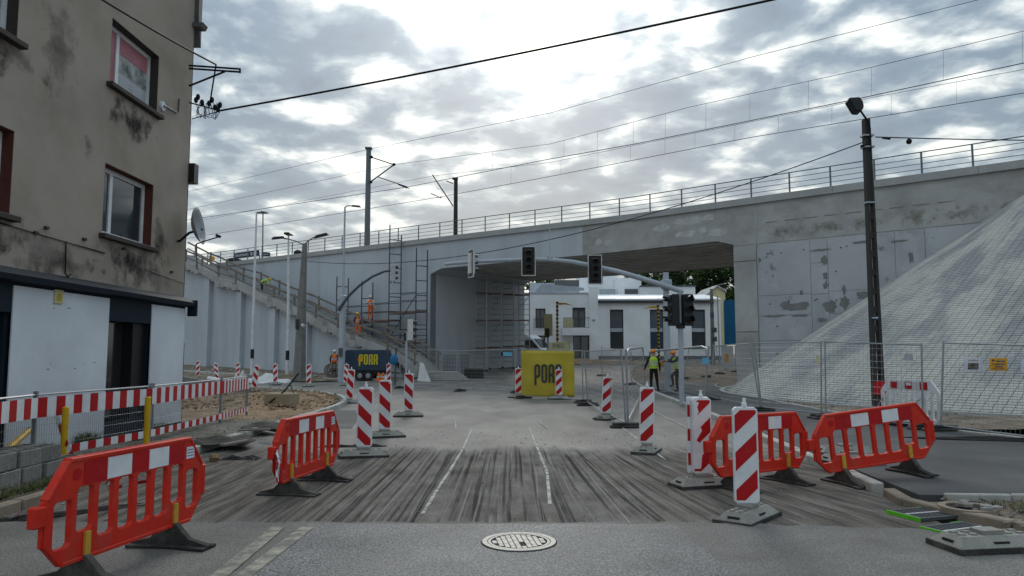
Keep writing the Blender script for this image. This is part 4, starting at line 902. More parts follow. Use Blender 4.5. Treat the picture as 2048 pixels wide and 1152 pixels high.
def red_barrier(pa, pb, za, zb_, label, tape=False, sticker=False):
    pa, pb = Vector(pa), Vector(pb); c = (pa + pb) / 2; d = pb - pa; rz = math.atan2(d.y, d.x); L = 1.75
    t = thing('plastic_barrier', label, 'barrier', (c.x, c.y, (za + zb_) / 2), rz, 'red plastic barriers')
    mb = MB(); barrier_panel(mb); p = mb.build('panel', M['red'], t, fix=False)
    bv = p.modifiers.new('bevel', 'BEVEL'); bv.width = .007; bv.segments = 2; bv.limit_method = 'ANGLE'; bv.angle_limit = R(40)
    # stiffening lip along top and bottom, tabs and hinge lugs
    rim = MB(); rim.bar((-L / 2 + .19, 0, .878), (L / 2 - .19, 0, .878), .075, .03); rim.bar((-L / 2 + .16, 0, .18), (L / 2 - .16, 0, .18), .07, .03)
    for s in (-1, 1): rim.bar((s * (L / 2 - .19), 0, .875), (s * (L / 2 - .008), 0, .635), .07, .025); rim.bar((s * (L / 2 - .01), 0, .63), (s * (L / 2 - .01), 0, .33), .07, .022)
    rim.build('rim', M['red'], p, bevel=.005)
    MB().box((-L / 2 - .10, -.035, .47), (-L / 2 - .002, .035, .61)).build('lug', M['red'], p, bevel=.01)
    MB().box((L / 2 - .004, -.03, .36), (L / 2 + .045, .03, .63)).build('hook', M['red'], p, bevel=.008)
    for sd_ in (-1, 1):
        y = sd_ * .0275
        MB().tube([(-L / 2 + .26, y, .775), (-L / 2 + .26, y - sd_ * .006, .775)], .042, 14).build('boss', M['signred'], p)
        for x0, x1, m in ((-.55, -.325, 'signred'), (-.32, -.06, 'signwhite'), (-.055, .14, 'signred'), (.145, .39, 'signwhite'), (.395, .60, 'signred')): MB().box((x0, y - .0016, .695), (x1, y + .0016, .85)).build('reflective_strip', M[m], p)
    if sticker:
        MB().box((.63, -.0295, .71), (.74, -.0272, .81)).build('label_plate', M['paper'], p)
        for k in range(3): MB().box((.64, -.0302, .73 + k * .025), (.73, -.0297, .738 + k * .025)).build('print_line', M['photo'], p)
    for x in (-.50, .50):
        MB().bar((x, -.03, .06), (x, -.03, .36), .05, .03, up=(0, 1, 0)).build('strut', M['strut'], t)
        f = MB(); f.prism([(x - .03, -.36, .0), (x - .03, -.36, .03), (x - .03, -.18, .075), (x - .03, -.05, .20), (x - .03, .05, .20), (x - .03, .18, .075), (x - .03, .36, .03), (x - .03, .36, .0), (x - .03, .12, .0), (x - .03, .1, .02), (x - .03, -.1, .02), (x - .03, -.12, .0)], (.06, 0, 0))
        f.prism([(x - .10, -.36, .0), (x + .10, -.36, .0), (x + .06, 0, .004), (x + .10, .36, .0), (x - .10, .36, .0), (x - .06, 0, .004)], (0, 0, .022)); f.build('foot', M['rubber'], t, bevel=.004)
    if tape:
        r = random.Random(4)
        for k in range(5):
            x = -L / 2 - .06 + r.uniform(-.03, .05); pts = [(x, -.05, .54 + r.uniform(-.03, .04))]
            for q in range(5): pts.append((pts[-1][0] + r.uniform(-.03, .05), -.05 - r.uniform(0, .03), pts[-1][2] - r.uniform(.04, .08)))
            tp = MB()
            for a, b in zip(pts, pts[1:]): tp.quad((a[0] - .02, a[1], a[2]), (a[0] + .02, a[1], a[2] + .01), (b[0] + .02, b[1], b[2]), (b[0] - .02, b[1], b[2] - .01))
            tp.build('torn_tape', M['signwhite' if k % 2 else 'signred'], t)
    t.rotation_euler = (0, -math.atan2(zb_ - za, d.length), rz); return t
red_barrier((-3.13, 5.02), (-2.80, 6.78), .034, .034, 'large red plastic barrier standing on the smooth asphalt by the double line', sticker=True)
red_barrier((-2.68, 8.45), (-2.38, 10.2), .006, .006, 'red plastic barrier with torn tape at its end beside a guide board', tape=True, sticker=True)
red_barrier((2.40, 9.0), (3.84, 9.9), .006, .006, 'red plastic barrier partly behind the tallest guide board')
red_barrier((3.86, 9.45), (5.53, 9.85), -.02, .15, 'tilted red plastic barrier with one foot up on the kerb')
# white barrier by the lamp pole
wp0, wp1 = gz(1766, 848, .1), gz(1884, 860, .1); wc = (wp0 + wp1) / 2; wd = wp1 - wp0
wbr = thing('plastic_barrier', 'white plastic barrier with red and white band at the foot of the lamp pole', 'barrier', (wc.x, wc.y, .1), math.atan2(wd.y, wd.x))
L = wd.length; mb = MB(); barrier_panel(mb, L, .06, 1.0, .05, 9); o = mb.build('panel', M['signwhite'], wbr, fix=False)
for k in range(5):
    x = -L / 2 + .26 + k * (L - .52) / 5; MB().box((x + .002, -.032, .80), (x + (L - .52) / 5 - .002, -.0275, .96)).build('reflective_strip', M['signred' if k % 2 == 0 else 'silver'], o)
x = -L / 2 + .26 + 2 * (L - .52) / 5; MB().box((x + .03, -.034, .88), (x + .16, -.0325, .94)).build('label_plate', M['paper'], o)
for x in (-.4, .4): MB().box((x - .25, -.12, 0), (x + .25, .12, .06)).build('foot', M['rubber'], wbr, bevel=.02)

# ================================================================ MESH FENCE PANELS
def fence_panel(b0, b1, t0, t1, label, g0=.0, g1=.0, hz=0, vs=.12, r=.021, feet=(1, 1), rounded=False, wires=True, group='site fence panels', mt='steel', fl=None):
    """b0,b1: base pixels; t0,t1: top pixels of the two posts (a post may lean)"""
    P0, P1 = ge(*b0, g0), ge(*b1, g1); T0, T1 = gy(*t0, P0.y), gy(*t1, P1.y)
    t = thing('mesh_fence', label, 'mesh fence', P0, 0, group)
    lo0, lo1 = P0.lerp(T0, .06), P1.lerp(T1, .06); up = Vector((0, 0, 0))
    for a, b in ((P0, T0), (P1, T1)): MB().tube([a + Vector((0, 0, .04)), b], r, 8).build('post', M[mt], t, world=True)
    if rounded:
        k = .09; pts = [T0.lerp(P0, k * 1.4), T0.lerp(P0, k * .5).lerp(T1, .02), T0.lerp(T1, k), T1.lerp(T0, k), T1.lerp(P1, k * .5).lerp(T0, .02), T1.lerp(P1, k * 1.4)]
        MB().tube(pts, r * 1.15, 8).build('rail', M[mt], t, world=True)
    else: MB().tube([T0.lerp(P0, .015), T1.lerp(P1, .015)], r * .8, 6).build('rail', M[mt], t, world=True)
    MB().tube([lo0, lo1], r * .8, 6).build('rail', M[mt], t, world=True)
    if wires:
        w = MB(); n = max(3, int((P1 - P0).length / vs))
        for i in range(1, n):
            u = i / n; w.tube([lo0.lerp(lo1, u), T0.lerp(T1, u) - Vector((0, 0, .02))], .0026, 3, cap=False)
        for j in range(1, 12):
            u = j / 12; w.tube([lo0.lerp(T0, u), lo1.lerp(T1, u)], .0026, 3, cap=False)
        tag(w.build('mesh', M[mt], t, world=True, fix=False), kind='stuff')
    for f, p in zip(feet, (P0, P1)):
        if f:
            q = MB(); q.prism([(-.36, -.11, 0), (.36, -.11, 0), (.36, .11, 0), (-.36, .11, 0)], (0, 0, .06)); q.prism([(-.33, -.09, .06), (.33, -.09, .06), (.30, .07, .06), (-.30, .07, .06)], (0, 0, .06))
            o = q.build('rubber_block', M['rubber'], bevel=.02); o.location = (p.x, p.y, p.z + .0); d = P1 - P0; o.rotation_euler = (0, 0, math.atan2(d.y, d.x) + R(90) + random.uniform(-.1, .1))
            tag(o, 'black rubber block under the post of the ' + fl, 'rubber block', 'rubber blocks under the mesh fence')
    return t, P0, P1, T0, T1
fence_panel((1176, 812), (1252, 856), (1168, 701), (1242, 697), 'mesh fence panel along the lane between banner and black foot', fl='fence along the lane')
fence_panel((1256, 852), (1290, 776), (1252, 699), (1286, 695), 'mesh fence panel seen end on with rounded steel top', rounded=True, feet=(0, 0), r=.026, vs=.6)
fence_panel((1302, 778), (1408, 806), (1299, 703), (1418, 692), 'fence panel with thick rounded tube top before the two lime vests', .1, .1, rounded=True, feet=(0, 0), r=.034, vs=.2)
fence_panel((1420, 800), (1522, 822), (1428, 690), (1500, 685), 'mesh fence panel with leaning post before the bridge pier', .1, .1, feet=(1, 0), fl='fence with the leaning post')
fence_panel((1524, 822), (1643, 836), (1508, 684), (1642, 682), 'mesh fence panel with small yellow tag before the paved slope', .1, .1, fl='fence with the yellow tag')
fence_panel((1652, 838), (1846, 858), (1650, 682), (1843, 687), 'mesh fence panel before the concrete lamp pole', .1, .1, fl='fence before the slotted lamp pole')
ft = fence_panel((1882, 862), (2170, 900), (1887, 683), (2190, 692), 'mesh fence panel carrying the paper notices', .1, .1, vs=.1, fl='fence carrying paper notices')
fence_panel((1046, 797), (1166, 806), (1043, 698), (1164, 700), 'fence panel holding the yellow printed banner', wires=False, fl='fence holding the yellow banner')
fence_panel((920, 783), (1032, 786), (917, 700), (1030, 698), 'mesh fence panel between the two posts before the abutment', fl='fence before the abutment')
fence_panel((800, 777), (914, 782), (800, 697), (913, 700), 'mesh fence panel standing before the scaffold end', feet=(1, 0), fl='fence before the wall scaffold')
fence_panel((1204, 752), (1262, 770), (1203, 693), (1262, 703), 'far mesh fence panel inside the site by the roadway', feet=(1, 1), fl='fence inside the site roadway')
fence_panel((1368, 758), (1412, 754), (1378, 697), (1412, 700), 'far mesh fence panel behind the worker with raised knee', fl='fence behind the red helmet')
fence_panel((1440, 748), (1472, 744), (1432, 692), (1470, 688), 'far mesh fence panel before the blue hoarding', fl='fence before the blue hoarding')
# yellow tag and notices on the fence
def flat_on(pts_px, Y0_, m, name, label, cat, th=.006):
    q = [gy(*p, Y0_) for p in pts_px]; o = MB().prism(q, (0, th, 0)).build(name, m); return tag(o, label, cat)
fy = lambda px: ft[1].y + (ft[2].y - ft[1].y) * (px - 1882) / 288
def notice(px0, px1, y0, y1, m, label, inner):
    Y_ = fy((px0 + px1) / 2) - .05; t = thing('notice', label, 'notice', gy((px0 + px1) / 2, y1, Y_), 0)
    MB().prism([gy(px0, y1, Y_), gy(px1, y1, Y_), gy(px1, y0, Y_), gy(px0, y0, Y_)], (0, .004, 0)).build('sheet', m, t, world=True)
    for a, b, c, d, mm in inner: MB().prism([gy(a, d, Y_ - .002), gy(b, d, Y_ - .002), gy(b, c, Y_ - .002), gy(a, c, Y_ - .002)], (0, .0015, 0)).build('print', mm, t, world=True)
notice(1928, 1965, 716, 743, M['paper'], 'white paper notice with a dark printed photograph tied to the fence', [(1936, 1957, 726, 739, M['photo']), (1936, 1957, 720, 722, M['postergrey'])])
notice(1980, 2015, 716, 741, M['amber'], 'amber warning notice with dark lettering tied to the fence', [(1984, 1989, 719, 723, M['photo']), (1992, 2011, 721, 724, M['photo']), (1984, 2011, 727, 729.5, M['photo']), (1990, 2005, 732, 735, M['photo']), (1984, 2011, 737, 738.5, M['photo'])])
notice(2042, 2080, 718, 742, M['paper'], 'white paper notice at the far end of the fence', [(2048, 2074, 724, 726, M['postergrey'])])
flat_on([(1632, 729), (1637, 729), (1637, 712), (1632, 712)], 18.0, M['bannerpale'], 'fence_tag', 'small yellow tag hanging on the mesh fence', 'tag')
flat_on([(1805, 720), (1828, 722), (1824, 708), (1810, 708)], 15.55, M['posterpale'], 'fence_tag', 'small pale plate fixed to the mesh near the lamp pole', 'tag')
# ---- lettering drawn as bars: P O R R with square shoulders
def porr(h, w, gap, st_, dep=.004):
    out = []; x = 0
    for k, ch in enumerate('PORR'):
        m = MB(); bars = []
        if ch == 'P': bars = [(0, st_, -.13 * h, h - .06 * h), (w - st_, w, .34 * h, .94 * h), (st_ * .6, w - st_ * .6, .88 * h, h), (st_, w - st_ * .7, .28 * h, .40 * h)]
        elif ch == 'O': bars = [(0, st_, .06 * h, .94 * h), (w - st_, w, .06 * h, .94 * h), (st_ * .6, w - st_ * .6, .88 * h, h), (st_ * .6, w - st_ * .6, 0, .12 * h)]
        else: bars = [(0, st_, 0, .94 * h), (w - st_, w, .46 * h, .94 * h), (w - st_, w, 0, .38 * h), (st_ * .6, w - st_ * .6, .88 * h, h), (st_, w - st_ * .7, .37 * h, .48 * h)]
        for j, (a, b, c, d) in enumerate(bars): m.box((x + a, -dep - .0005 * j, c), (x + b, 0, d))
        out.append(m); x += w + gap
    return out
Yb = gz(1046, 797).y - .04; p0 = gy(1043, 793, Yb); p1 = gy(1149, 796, Yb); zt = gy(1043, 701, Yb).z; bw_ = p1.x - p0.x
bn = thing('site_banner', 'yellow mesh banner with dark PORR lettering hung on the fence', 'banner', (p0.x, Yb, p0.z))
mb = MB(); nx, nz_ = 26, 14; hb = zt - p0.z
for i in range(nx + 1):
    for j in range(nz_ + 1):
        u, v = i / nx, j / nz_; mb.v.append(Vector((u * bw_, -.02 + .022 * math.sin(u * 9 + v * 3) * (1 - v * .6) + .012 * math.sin(v * 13 + u * 4), v * hb - .03 * math.sin(u * 3.14) * (1 - v) - .02 * u)))
for i in range(nx):
    for j in range(nz_): a = i * (nz_ + 1) + j; mb.f.append((a, a + nz_ + 1, a + nz_ + 2, a + 1)); mb.m.append(0)
sh = mb.build('sheet', M['banner'], bn, fix=False, smooth=True); so_ = sh.modifiers.new('thick', 'SOLIDIFY'); so_.thickness = .004
for k, m in enumerate(porr(hb * .40, bw_ * .107, bw_ * .026, bw_ * .036)):
    for v in m.v: v.x += bw_ * .245; v.z += hb * .30; v.y -= .062
    m.build('letter', M['letter'], bn)
b2 = thing('site_banner', 'faded pale yellow banner on the far side behind the main banner', 'banner', gy(1098, 702, 50))
MB().prism([gy(1097, 704, 50), gy(1138, 704, 50), gy(1138, 683, 50), gy(1098, 685, 50)], (0, .01, 0)).build('sheet', M['bannerpale'], b2, world=True)
for k, m in enumerate(porr(.34, .15, .05, .045)):
    q = gy(1105, 697, 49.98)
    for v in m.v: v += q
    m.build('letter', M['postergrey'], b2, world=True)
q = gy(1097, 682, 50.05); MB().tube([Vector((q.x, q.y, G(50))), q], .03, 6).build('post', M['steel'], b2, world=True); q = gy(1139, 682, 50.05); MB().tube([Vector((q.x, q.y, G(50))), q], .03, 6).build('post', M['steel'], b2, world=True)

# ================================================================ LOW STRIPED FENCE on the left footway
def stripe_run(parent, a, b, z0a, z1a, z0b, z1b, step, m0=0):
    L = (b - a).length; n = max(1, round(L / step))
    for k in range(n):
        u0, u1 = k / n + .001, (k + 1) / n - .001; p, q = a.lerp(b, u0), a.lerp(b, u1)
        nrm = Vector((b.y - a.y, a.x - b.x, 0)).normalized() * .012
        lo = lambda u: z0a + (z0b - z0a) * u; hi = lambda u: z1a + (z1b - z1a) * u
        MB().prism([(p.x, p.y, lo(u0)), (q.x, q.y, lo(u1)), (q.x, q.y, hi(u1)), (p.x, p.y, hi(u0))], nrm).build('stripe', M['signred' if (k + m0) % 2 else 'signwhite'], parent, world=True)
posts = [gz(-120, 985, .1), gz(64, 932, .1), gz(297, 884, .1), gz(440, 846, .1), gz(493, 830, .1)]; FH = 1.0
lbl = ['striped low fence panel at the near end of the footway', 'striped low fence panel in front of the wide white board', 'striped low fence panel before the narrow white board', 'short striped fence panel closing the footway at the sand']
for i in range(4):
    a, b = posts[i], posts[i + 1]; t = thing('low_fence', lbl[i], 'low fence', a, 0, 'striped low fence')
    for p in ((a, b) if i == 3 else (a,)):
        MB().bar(p - Vector((0, 0, .0)), p + Vector((0, 0, FH + .03)), .055, .04).build('post', M['steel'], t, world=True)
    if i == 2: p = a + (b - a).normalized() * .09; MB().bar(p, p + Vector((0, 0, FH + .03)), .05, .04).build('post', M['steel'], t, world=True)
    for z in (FH - .02, .1): MB().tube([a + Vector((0, 0, z)), b + Vector((0, 0, z))], .016, 6).build('rail', M['steel'], t, world=True)
    off = Vector((.022, 0, 0)); stripe_run(t, a + off, b + off, .1 + FH - .34, .1 + FH - .06, .1 + FH - .34, .1 + FH - .06, .185 if i < 3 else .12, i); stripe_run(t, a + off, b + off, .1 + .09, .1 + .21, .1 + .09, .1 + .21, .19 if i < 3 else .12, i)
    w = MB(); n = int((b - a).length / .05)
    for k in range(1, n): p = a.lerp(b, k / n); w.tube([p + Vector((0, 0, .1)), p + Vector((0, 0, FH - .03))], .0022, 3, cap=False)
    for k in range(1, 6): z = .1 + k * .15; w.tube([a + Vector((0, 0, z)), b + Vector((0, 0, z))], .0022, 3, cap=False)
    tag(w.build('mesh', M['steel'], t, world=True, fix=False), kind='stuff')
# yellow posts behind it
for (x, yb, yt, lb) in ((112, 905, 815, 'yellow steel post with striped tape beside the near fence post'), (279, 885, 795, 'yellow steel post beside the doubled fence posts')):
    p = gz(x, yb + 18, .1) + Vector((.10, 0, 0)); t = thing('yellow_post', lb, 'post', p, 0, 'yellow posts'); h = gy(x, yt, p.y).z - .1
    MB().tube([(0, 0, 0), (0, 0, h)], .045, 12).build('pipe', M['yellow'], t); MB().lathe([(.045, 0), (.03, .012)], (0, 0, h), 12).build('cap', M['yellow'], t)
a, b = gz(-60, 965, .1), gy(57, 862, 11.0); t = thing('yellow_brace', 'leaning yellow steel pipe rail with black cap by the fence', 'pipe', a)
MB().tube([a, b], .045, 12).build('pipe', M['yellow'], t, world=True); MB().tube([b, b + (b - a).normalized() * .03], .047, 12).build('cap', M['black'], t, world=True)
def tape(name, pts, w, label):
    t = thing(name, label, 'tape', pts[0]); P_ = [Vector(p) for p in pts]; k = 0
    for a, b in zip(P_, P_[1:]):
        n = max(1, int((b - a).length / .16))
        for i in range(n):
            p, q = a.lerp(b, i / n), a.lerp(b, (i + 1) / n); wv = Vector((w / 2 * .6, 0, w / 2)); MB().quad(p - wv, p + wv, q + wv, q - wv).build('stripe', M['signred' if k % 2 else 'signwhite'], t, world=True); k += 1
tape('barrier_tape', [gy(112, 830, 11.2), gy(124, 868, 11.0), gy(146, 915, 10.6)], .06, 'red and white tape hanging down from the yellow post')
tape('barrier_tape', [gy(1773, 786, 17.0), gy(1762, 800, 16.4), gy(1752, 822, 15.0)], .07, 'red and white tape tied from the lamp pole to the barrier')
tape('barrier_tape', [gy(1842, 798, 15.9), gy(1828, 808, 13.4), gy(1815, 818, 11.2)], .05, 'red and white tape stretched from the white barrier')
tape('barrier_tape', [gz(205, 950, .02), gz(225, 978, .02), gz(262, 968, .02), gz(300, 962, .02)], .05, 'crumpled red and white tape lying along the kerb')
tape('barrier_tape', [gz(20, 1035, .05), gz(38, 1028, .07), gz(30, 1040, .03)], .06, 'scrap of red and white tape lying in the gutter')

# ================================================================ POLES, MASTS, LAMPS
def pole_base(x, y, z=0.0): return ge(x, y, z)
# right concrete pole with slots
p = gz(1758, 818, .05); zt = gy(1750, 238, p.y).z; t = thing('concrete_lamp_pole', 'dark slotted concrete pole with one street lamp before the paved slope', 'lamp pole', p)
H_ = zt - p.z; w0, w1 = .165, .085
wg = MB()
for s in (-1, 1): wg.prism([(s * w0, -.10, -.2), (s * .055, -.10, -.2), (s * .05, -.07, H_), (s * w1, -.07, H_)], (0, .2, 0))
wg.build('flange', M['conpole'], t)
MB().box((-.054, -.07, -.2), (.054, .07, .75)).build('web', M['conpole'], t)
for k in range(12):
    z = .75 + k * .56
    if z + .56 < H_ - 2.0: MB().box((-.053, -.06, z + .36), (.053, .06, z + .56)).build('web', M['conpole'], t)
    else: break
MB().box((-.052, -.06, z), (.052, .06, H_)).build('web', M['conpole'], t)
for z in (H_ - .55, H_ - .9, H_ - 2.6): MB().box((-.16, -.125, z), (.16, .13, z + .05)).build('clamp', M['steel'], t)
LA = lambda x, y, dy: gy(x, y, p.y + dy)
MB().tube([LA(1741, 300, -.1), LA(1740, 258, -.12), LA(1734, 240, -.2), LA(1720, 220, -.35)], .03, 8).build('lamp_arm', M['cable'], t, world=True)
MB().prism([LA(1697, 197, -.6), LA(1700, 194, -.6), LA(1721, 193, -.6), LA(1727, 202, -.6), LA(1729, 213, -.6), LA(1724, 221, -.6), LA(1712, 221, -.6)], (.0, .3, -.05)).build('lamp_head', M['black'], t, world=True, bevel=.03)
MB().box((-.17, -.125, .42), (.17, -.101, .8)).build('warning_band', M['signred'], t)
MB().box((-.18, -.13, 2.6), (.06, -.11, 2.72)).build('arrow_plate', M['navysign'], t); o = MB(); o.prism([(-.16, -.133, 2.645), (-.02, -.133, 2.645), (-.02, -.133, 2.62), (.04, -.133, 2.66), (-.02, -.133, 2.70), (-.02, -.133, 2.675), (-.16, -.133, 2.675)], (0, .002, 0)); o.build('arrow', M['silver'], t)
RP = p.copy(); RPH = zt
# left concrete pole with two lamps
p = ge(598, 763); t = thing('concrete_lamp_pole', 'grey concrete pole with two lamps in front of the stair wall', 'lamp pole', p); zt = gy(608, 487, p.y).z; H_ = zt - p.z
LP_ = p.copy(); LPH = zt
mb = MB(); mb.prism([(-.27, -.2, -.2), (.27, -.2, -.2), (.27, .2, -.2), (-.27, .2, -.2)], (0, 0, .0)); mb = MB(); mb.tube([(0, 0, -.2), (.05, 0, H_ * .5), (.14, 0, H_)], [.40, .27, .15], 6); mb.build('shaft', M['greypole'], t)
MB().box((-.2, -.36, 3.1), (.0, -.3, 3.7)).build('hatch', M['conpole'], t)
for dx, dz, l in ((-1.9, .42, 'left'), (1.0, .50, 'r')):
    MB().tube([(.1, -.05, H_ - .1), (.1 + dx * .25, -.05, H_ + dz * .3), (.1 + dx * .6, -.05, H_ + dz * .75)], .035, 6).build('lamp_arm', M['dsteel'], t)
    x0 = .1 + dx * .55; sg = 1 if dx > 0 else -1; zz_ = H_ + dz * .72
    MB().prism([(x0, -.16, zz_ - .06), (x0 + sg * .3, -.2, zz_ + .0), (x0 + sg * .95, -.16, zz_ + .06 * (3 if sg > 0 else -1)), (x0 + sg * .8, -.16, zz_ + .18 * (1.6 if sg > 0 else .5)), (x0 + sg * .2, -.16, zz_ + .14)], (0, .32, 0)).build('lamp_head', M['black'], t, bevel=.03)
MB().tube([(.2, -.3, 3.35), (.3, -.4, 3.3)], .1, 8).build('small_lamp', M['polewhite'], t)
def street_post(bx_, by_, top, head, label, bands=True, dirx=1, base=None):
    p = ge(bx_, by_); t = thing('street_lamp', label, 'street lamp', p, 0, 'tall slim street lamps'); T = gy(*top, p.y); H_ = T.z - p.z; dx = T.x - p.x
    n = MB(); n.tube([(0, 0, -.1), (dx * .1, 0, H_ * .35), (dx, 0, H_)], [.11, .10, .055], 10); n.build('post', M['polewhite' if bands else 'mastgrey'], t)
    if bands:
        for z0, z1 in ((1.15, 1.75),): MB().tube([(dx * .05, 0, z0), (dx * .06, 0, z1)], .118, 12).build('black_band', M['black'], t)
    if head == 'side': MB().tube([(dx, 0, H_ - .02), (dx + .1 * dirx, 0, H_ + .03), (dx + .5 * dirx, 0, H_ + .02)], .04, 6).build('lamp_arm', M['mastgrey'], t); MB().prism([(dx + .4 * dirx, -.12, H_), (dx + .95 * dirx, -.1, H_ - .06), (dx + .9 * dirx, -.1, H_ + .04), (dx + .45 * dirx, -.12, H_ + .09)], (0, .24, 0)).build('lamp_head', M['zinc'], t, bevel=.02)
    else: MB().prism([(dx - .2, -.4, H_), (dx + .2, -.4, H_), (dx + .16, -.4, H_ + .12), (dx - .16, -.4, H_ + .12)], (0, .8, 0)).build('lamp_head', M['black'], t, bevel=.02)
    return t, p, H_
street_post(503, 752, (513, 425), 'side', 'slim white street lamp with black band rising past the platform sign', dirx=.7)
street_post(574, 757, (577, 470), 'top', 'slim white street lamp with black band beside the concrete pole')
# ---------------------------------------------------------------- traffic signals
def signal_head(t, c, rz, m='black', board=True, s=1.0, face='front'):
    """three-lens head; local front = -y"""
    Mx = Matrix.Translation(c) @ Matrix.Rotation(rz, 4, 'Z'); h = MB(); h.box((-.15 * s, -.12 * s, -.45 * s), (.15 * s, .12 * s, .45 * s), M=Mx)
    hd_ = h.build('signal_head', M[m], t, world=False, bevel=.02)
    if board:
        b = MB(); b.box((-.27 * s, .01, -.59 * s), (.27 * s, .03, .59 * s), M=Mx); b.build('backing_board', M['black'], hd_)
        b = MB()
        for a in ((-.29, -.61, -.255, .61), (.255, -.61, .29, .61), (-.255, .575, .255, .61), (-.255, -.61, .255, -.575)): b.box((a[0] * s, .0, a[1] * s), (a[2] * s, .04, a[3] * s), M=Mx)
        b.build('board_edge', M['silver'], hd_)
    for k in range(3):
        z = (.29 - .29 * k) * s; l = MB(); l.lathe([(.10 * s, -.125 * s), (.09 * s, -.13 * s)], n=14, ax='y'); 
        for v in l.v: v.z += z
        l.v = [Mx @ v for v in l.v]; l.build('lens', M['pit'], hd_)
        v_ = MB()
        for q in range(9):
            a0_, a1_ = R(-20 + q * 220 / 9), R(-20 + (q + 1) * 220 / 9); r_ = .115 * s
            P4 = [(r_ * math.cos(a0_), -.12 * s, z + r_ * math.sin(a0_)), (r_ * math.cos(a1_), -.12 * s, z + r_ * math.sin(a1_)), (r_ * math.cos(a1_), -.30 * s, z + r_ * math.sin(a1_) * .95), (r_ * math.cos(a0_), -.30 * s if 2 < q < 7 else -.2 * s, z + r_ * math.sin(a0_) * .95)]
            v_.quad(*[Mx @ Vector(x) for x in P4])
        v_.build('visor', M['black'], hd_)
    return hd_
# right mast with long arm
p = ge(1336, 784, .1); t = thing('signal_mast', 'tall grey signal mast with a long curved arm over the road', 'signal mast', p); Yp = p.y
T = gy(1327, 545, Yp); MB().tube([p - Vector((0, 0, .1)), Vector((p.x, Yp, 1.4)), T - Vector((T.x - p.x, 0, 0))], [.15, .145, .12], 14).build('pole', M['mastgrey'], t, world=True)
AY = Yp - .25; arm = [gy(x, y, AY) for x, y in ((1366, 584), (1340, 575), (1280, 556), (1235, 543), (1190, 533), (1145, 524), (1100, 519.5), (1060, 519), (1000, 521), (940, 524), (890, 528))]
MB().tube(arm, [.11, .11, .11, .105, .10, .095, .09, .085, .08, .075, .07], 10).build('arm', M['mastgrey'], t, world=True)
MB().box((p.x - .2, AY - .05, arm[1].z - .1), (p.x + .2, Yp + .15, arm[1].z + .25)).build('clamp', M['mastgrey'], t) if False else None
k = MB(); k.box((p.x - .19, AY - .03, arm[1].z - .05), (p.x + .19, Yp + .1, arm[1].z + .33)); k.build('clamp', M['mastgrey'], t, world=True, bevel=.02)
loc = lambda q: Vector(q) - Vector(p)
signal_head(t, loc(gy(1057, 522, AY - .35)), 0); signal_head(t, loc(gy(1190, 539, AY - .35)), 0); signal_head(t, loc(gy(943, 527, AY - .2)), R(115), m='silver', s=.95)
k = MB(); k.tube([gy(1100, 519, AY), gy(1099, 440, AY)], .02, 6); k.tube([gy(1100, 522, AY), gy(1100, 513, AY)], .14, 10); k.build('detector_rod', M['mastgrey'], t, world=True)
MB().box((p.x - .28, Yp - .28, .1), (p.x + .28, Yp + .28, .13)).build('base_plate', M['steel'], t, world=True)
# pair of heads on a short post
p2 = ge(1364, 806, .1); t2 = thing('signal_post', 'short grey post carrying a pair of black signal heads', 'signal post', p2)
MB().tube([(0, 0, -.05), (0, 0, gy(1364, 585, p2.y).z - .1)], .085, 12).build('pole', M['mastgrey'], t2)
for px, rz in ((1347, R(-75)), (1374, R(15))): signal_head(t2, gy(px, 620, p2.y - .1) - p2, rz, board=False, s=1.12)
MB().box((-.12, -.12, gy(1364, 657, p2.y).z - .1), (.12, .12, gy(1364, 646, p2.y).z - .1)).build('bracket', M['black'], t2)
# left mast: arm plus tall lamp
p = ge(682, 764); t = thing('signal_mast', 'grey signal mast with a curved arm and a lamp on top beside the generator', 'signal mast', p); Yp = p.y
T = gy(690, 414, Yp); MB().tube([p - Vector((0, 0, .1)), gy(686, 592, Yp), gy(686.2, 590, Yp), T], [.2, .19, .075, .05], 12).build('pole', M['mastgrey'], t, world=True)
MB().tube([T - Vector((0, 0, .02)), T + Vector((.15, 0, .08)), T + Vector((.5, 0, .06))], .04, 6).build('lamp_arm', M['mastgrey'], t, world=True)
MB().prism([T + Vector((.4, -.1, .03)), T + Vector((.95, -.1, -.02)), T + Vector((.9, -.1, .08)), T + Vector((.45, -.1, .12))], (0, .22, 0)).build('lamp_head', M['zinc'], t, world=True, bevel=.02)
arm = [gy(x, y, Yp - .25) for x, y in ((676, 621), (686, 607), (700, 589), (720, 570), (745, 553), (768, 543), (787, 540))]
MB().tube(arm, [.09, .09, .085, .08, .075, .07, .065], 8).build('arm', M['dsteel'], t, world=True)
signal_head(t, gy(786, 546, Yp - .3) - p, R(100), m='silver', s=1.15)
MB().box((p.x - .12, Yp - .3, 1.5), (p.x + .12, Yp - .2, 2.0)).build('control_box', M['dsteel'], t, world=True)
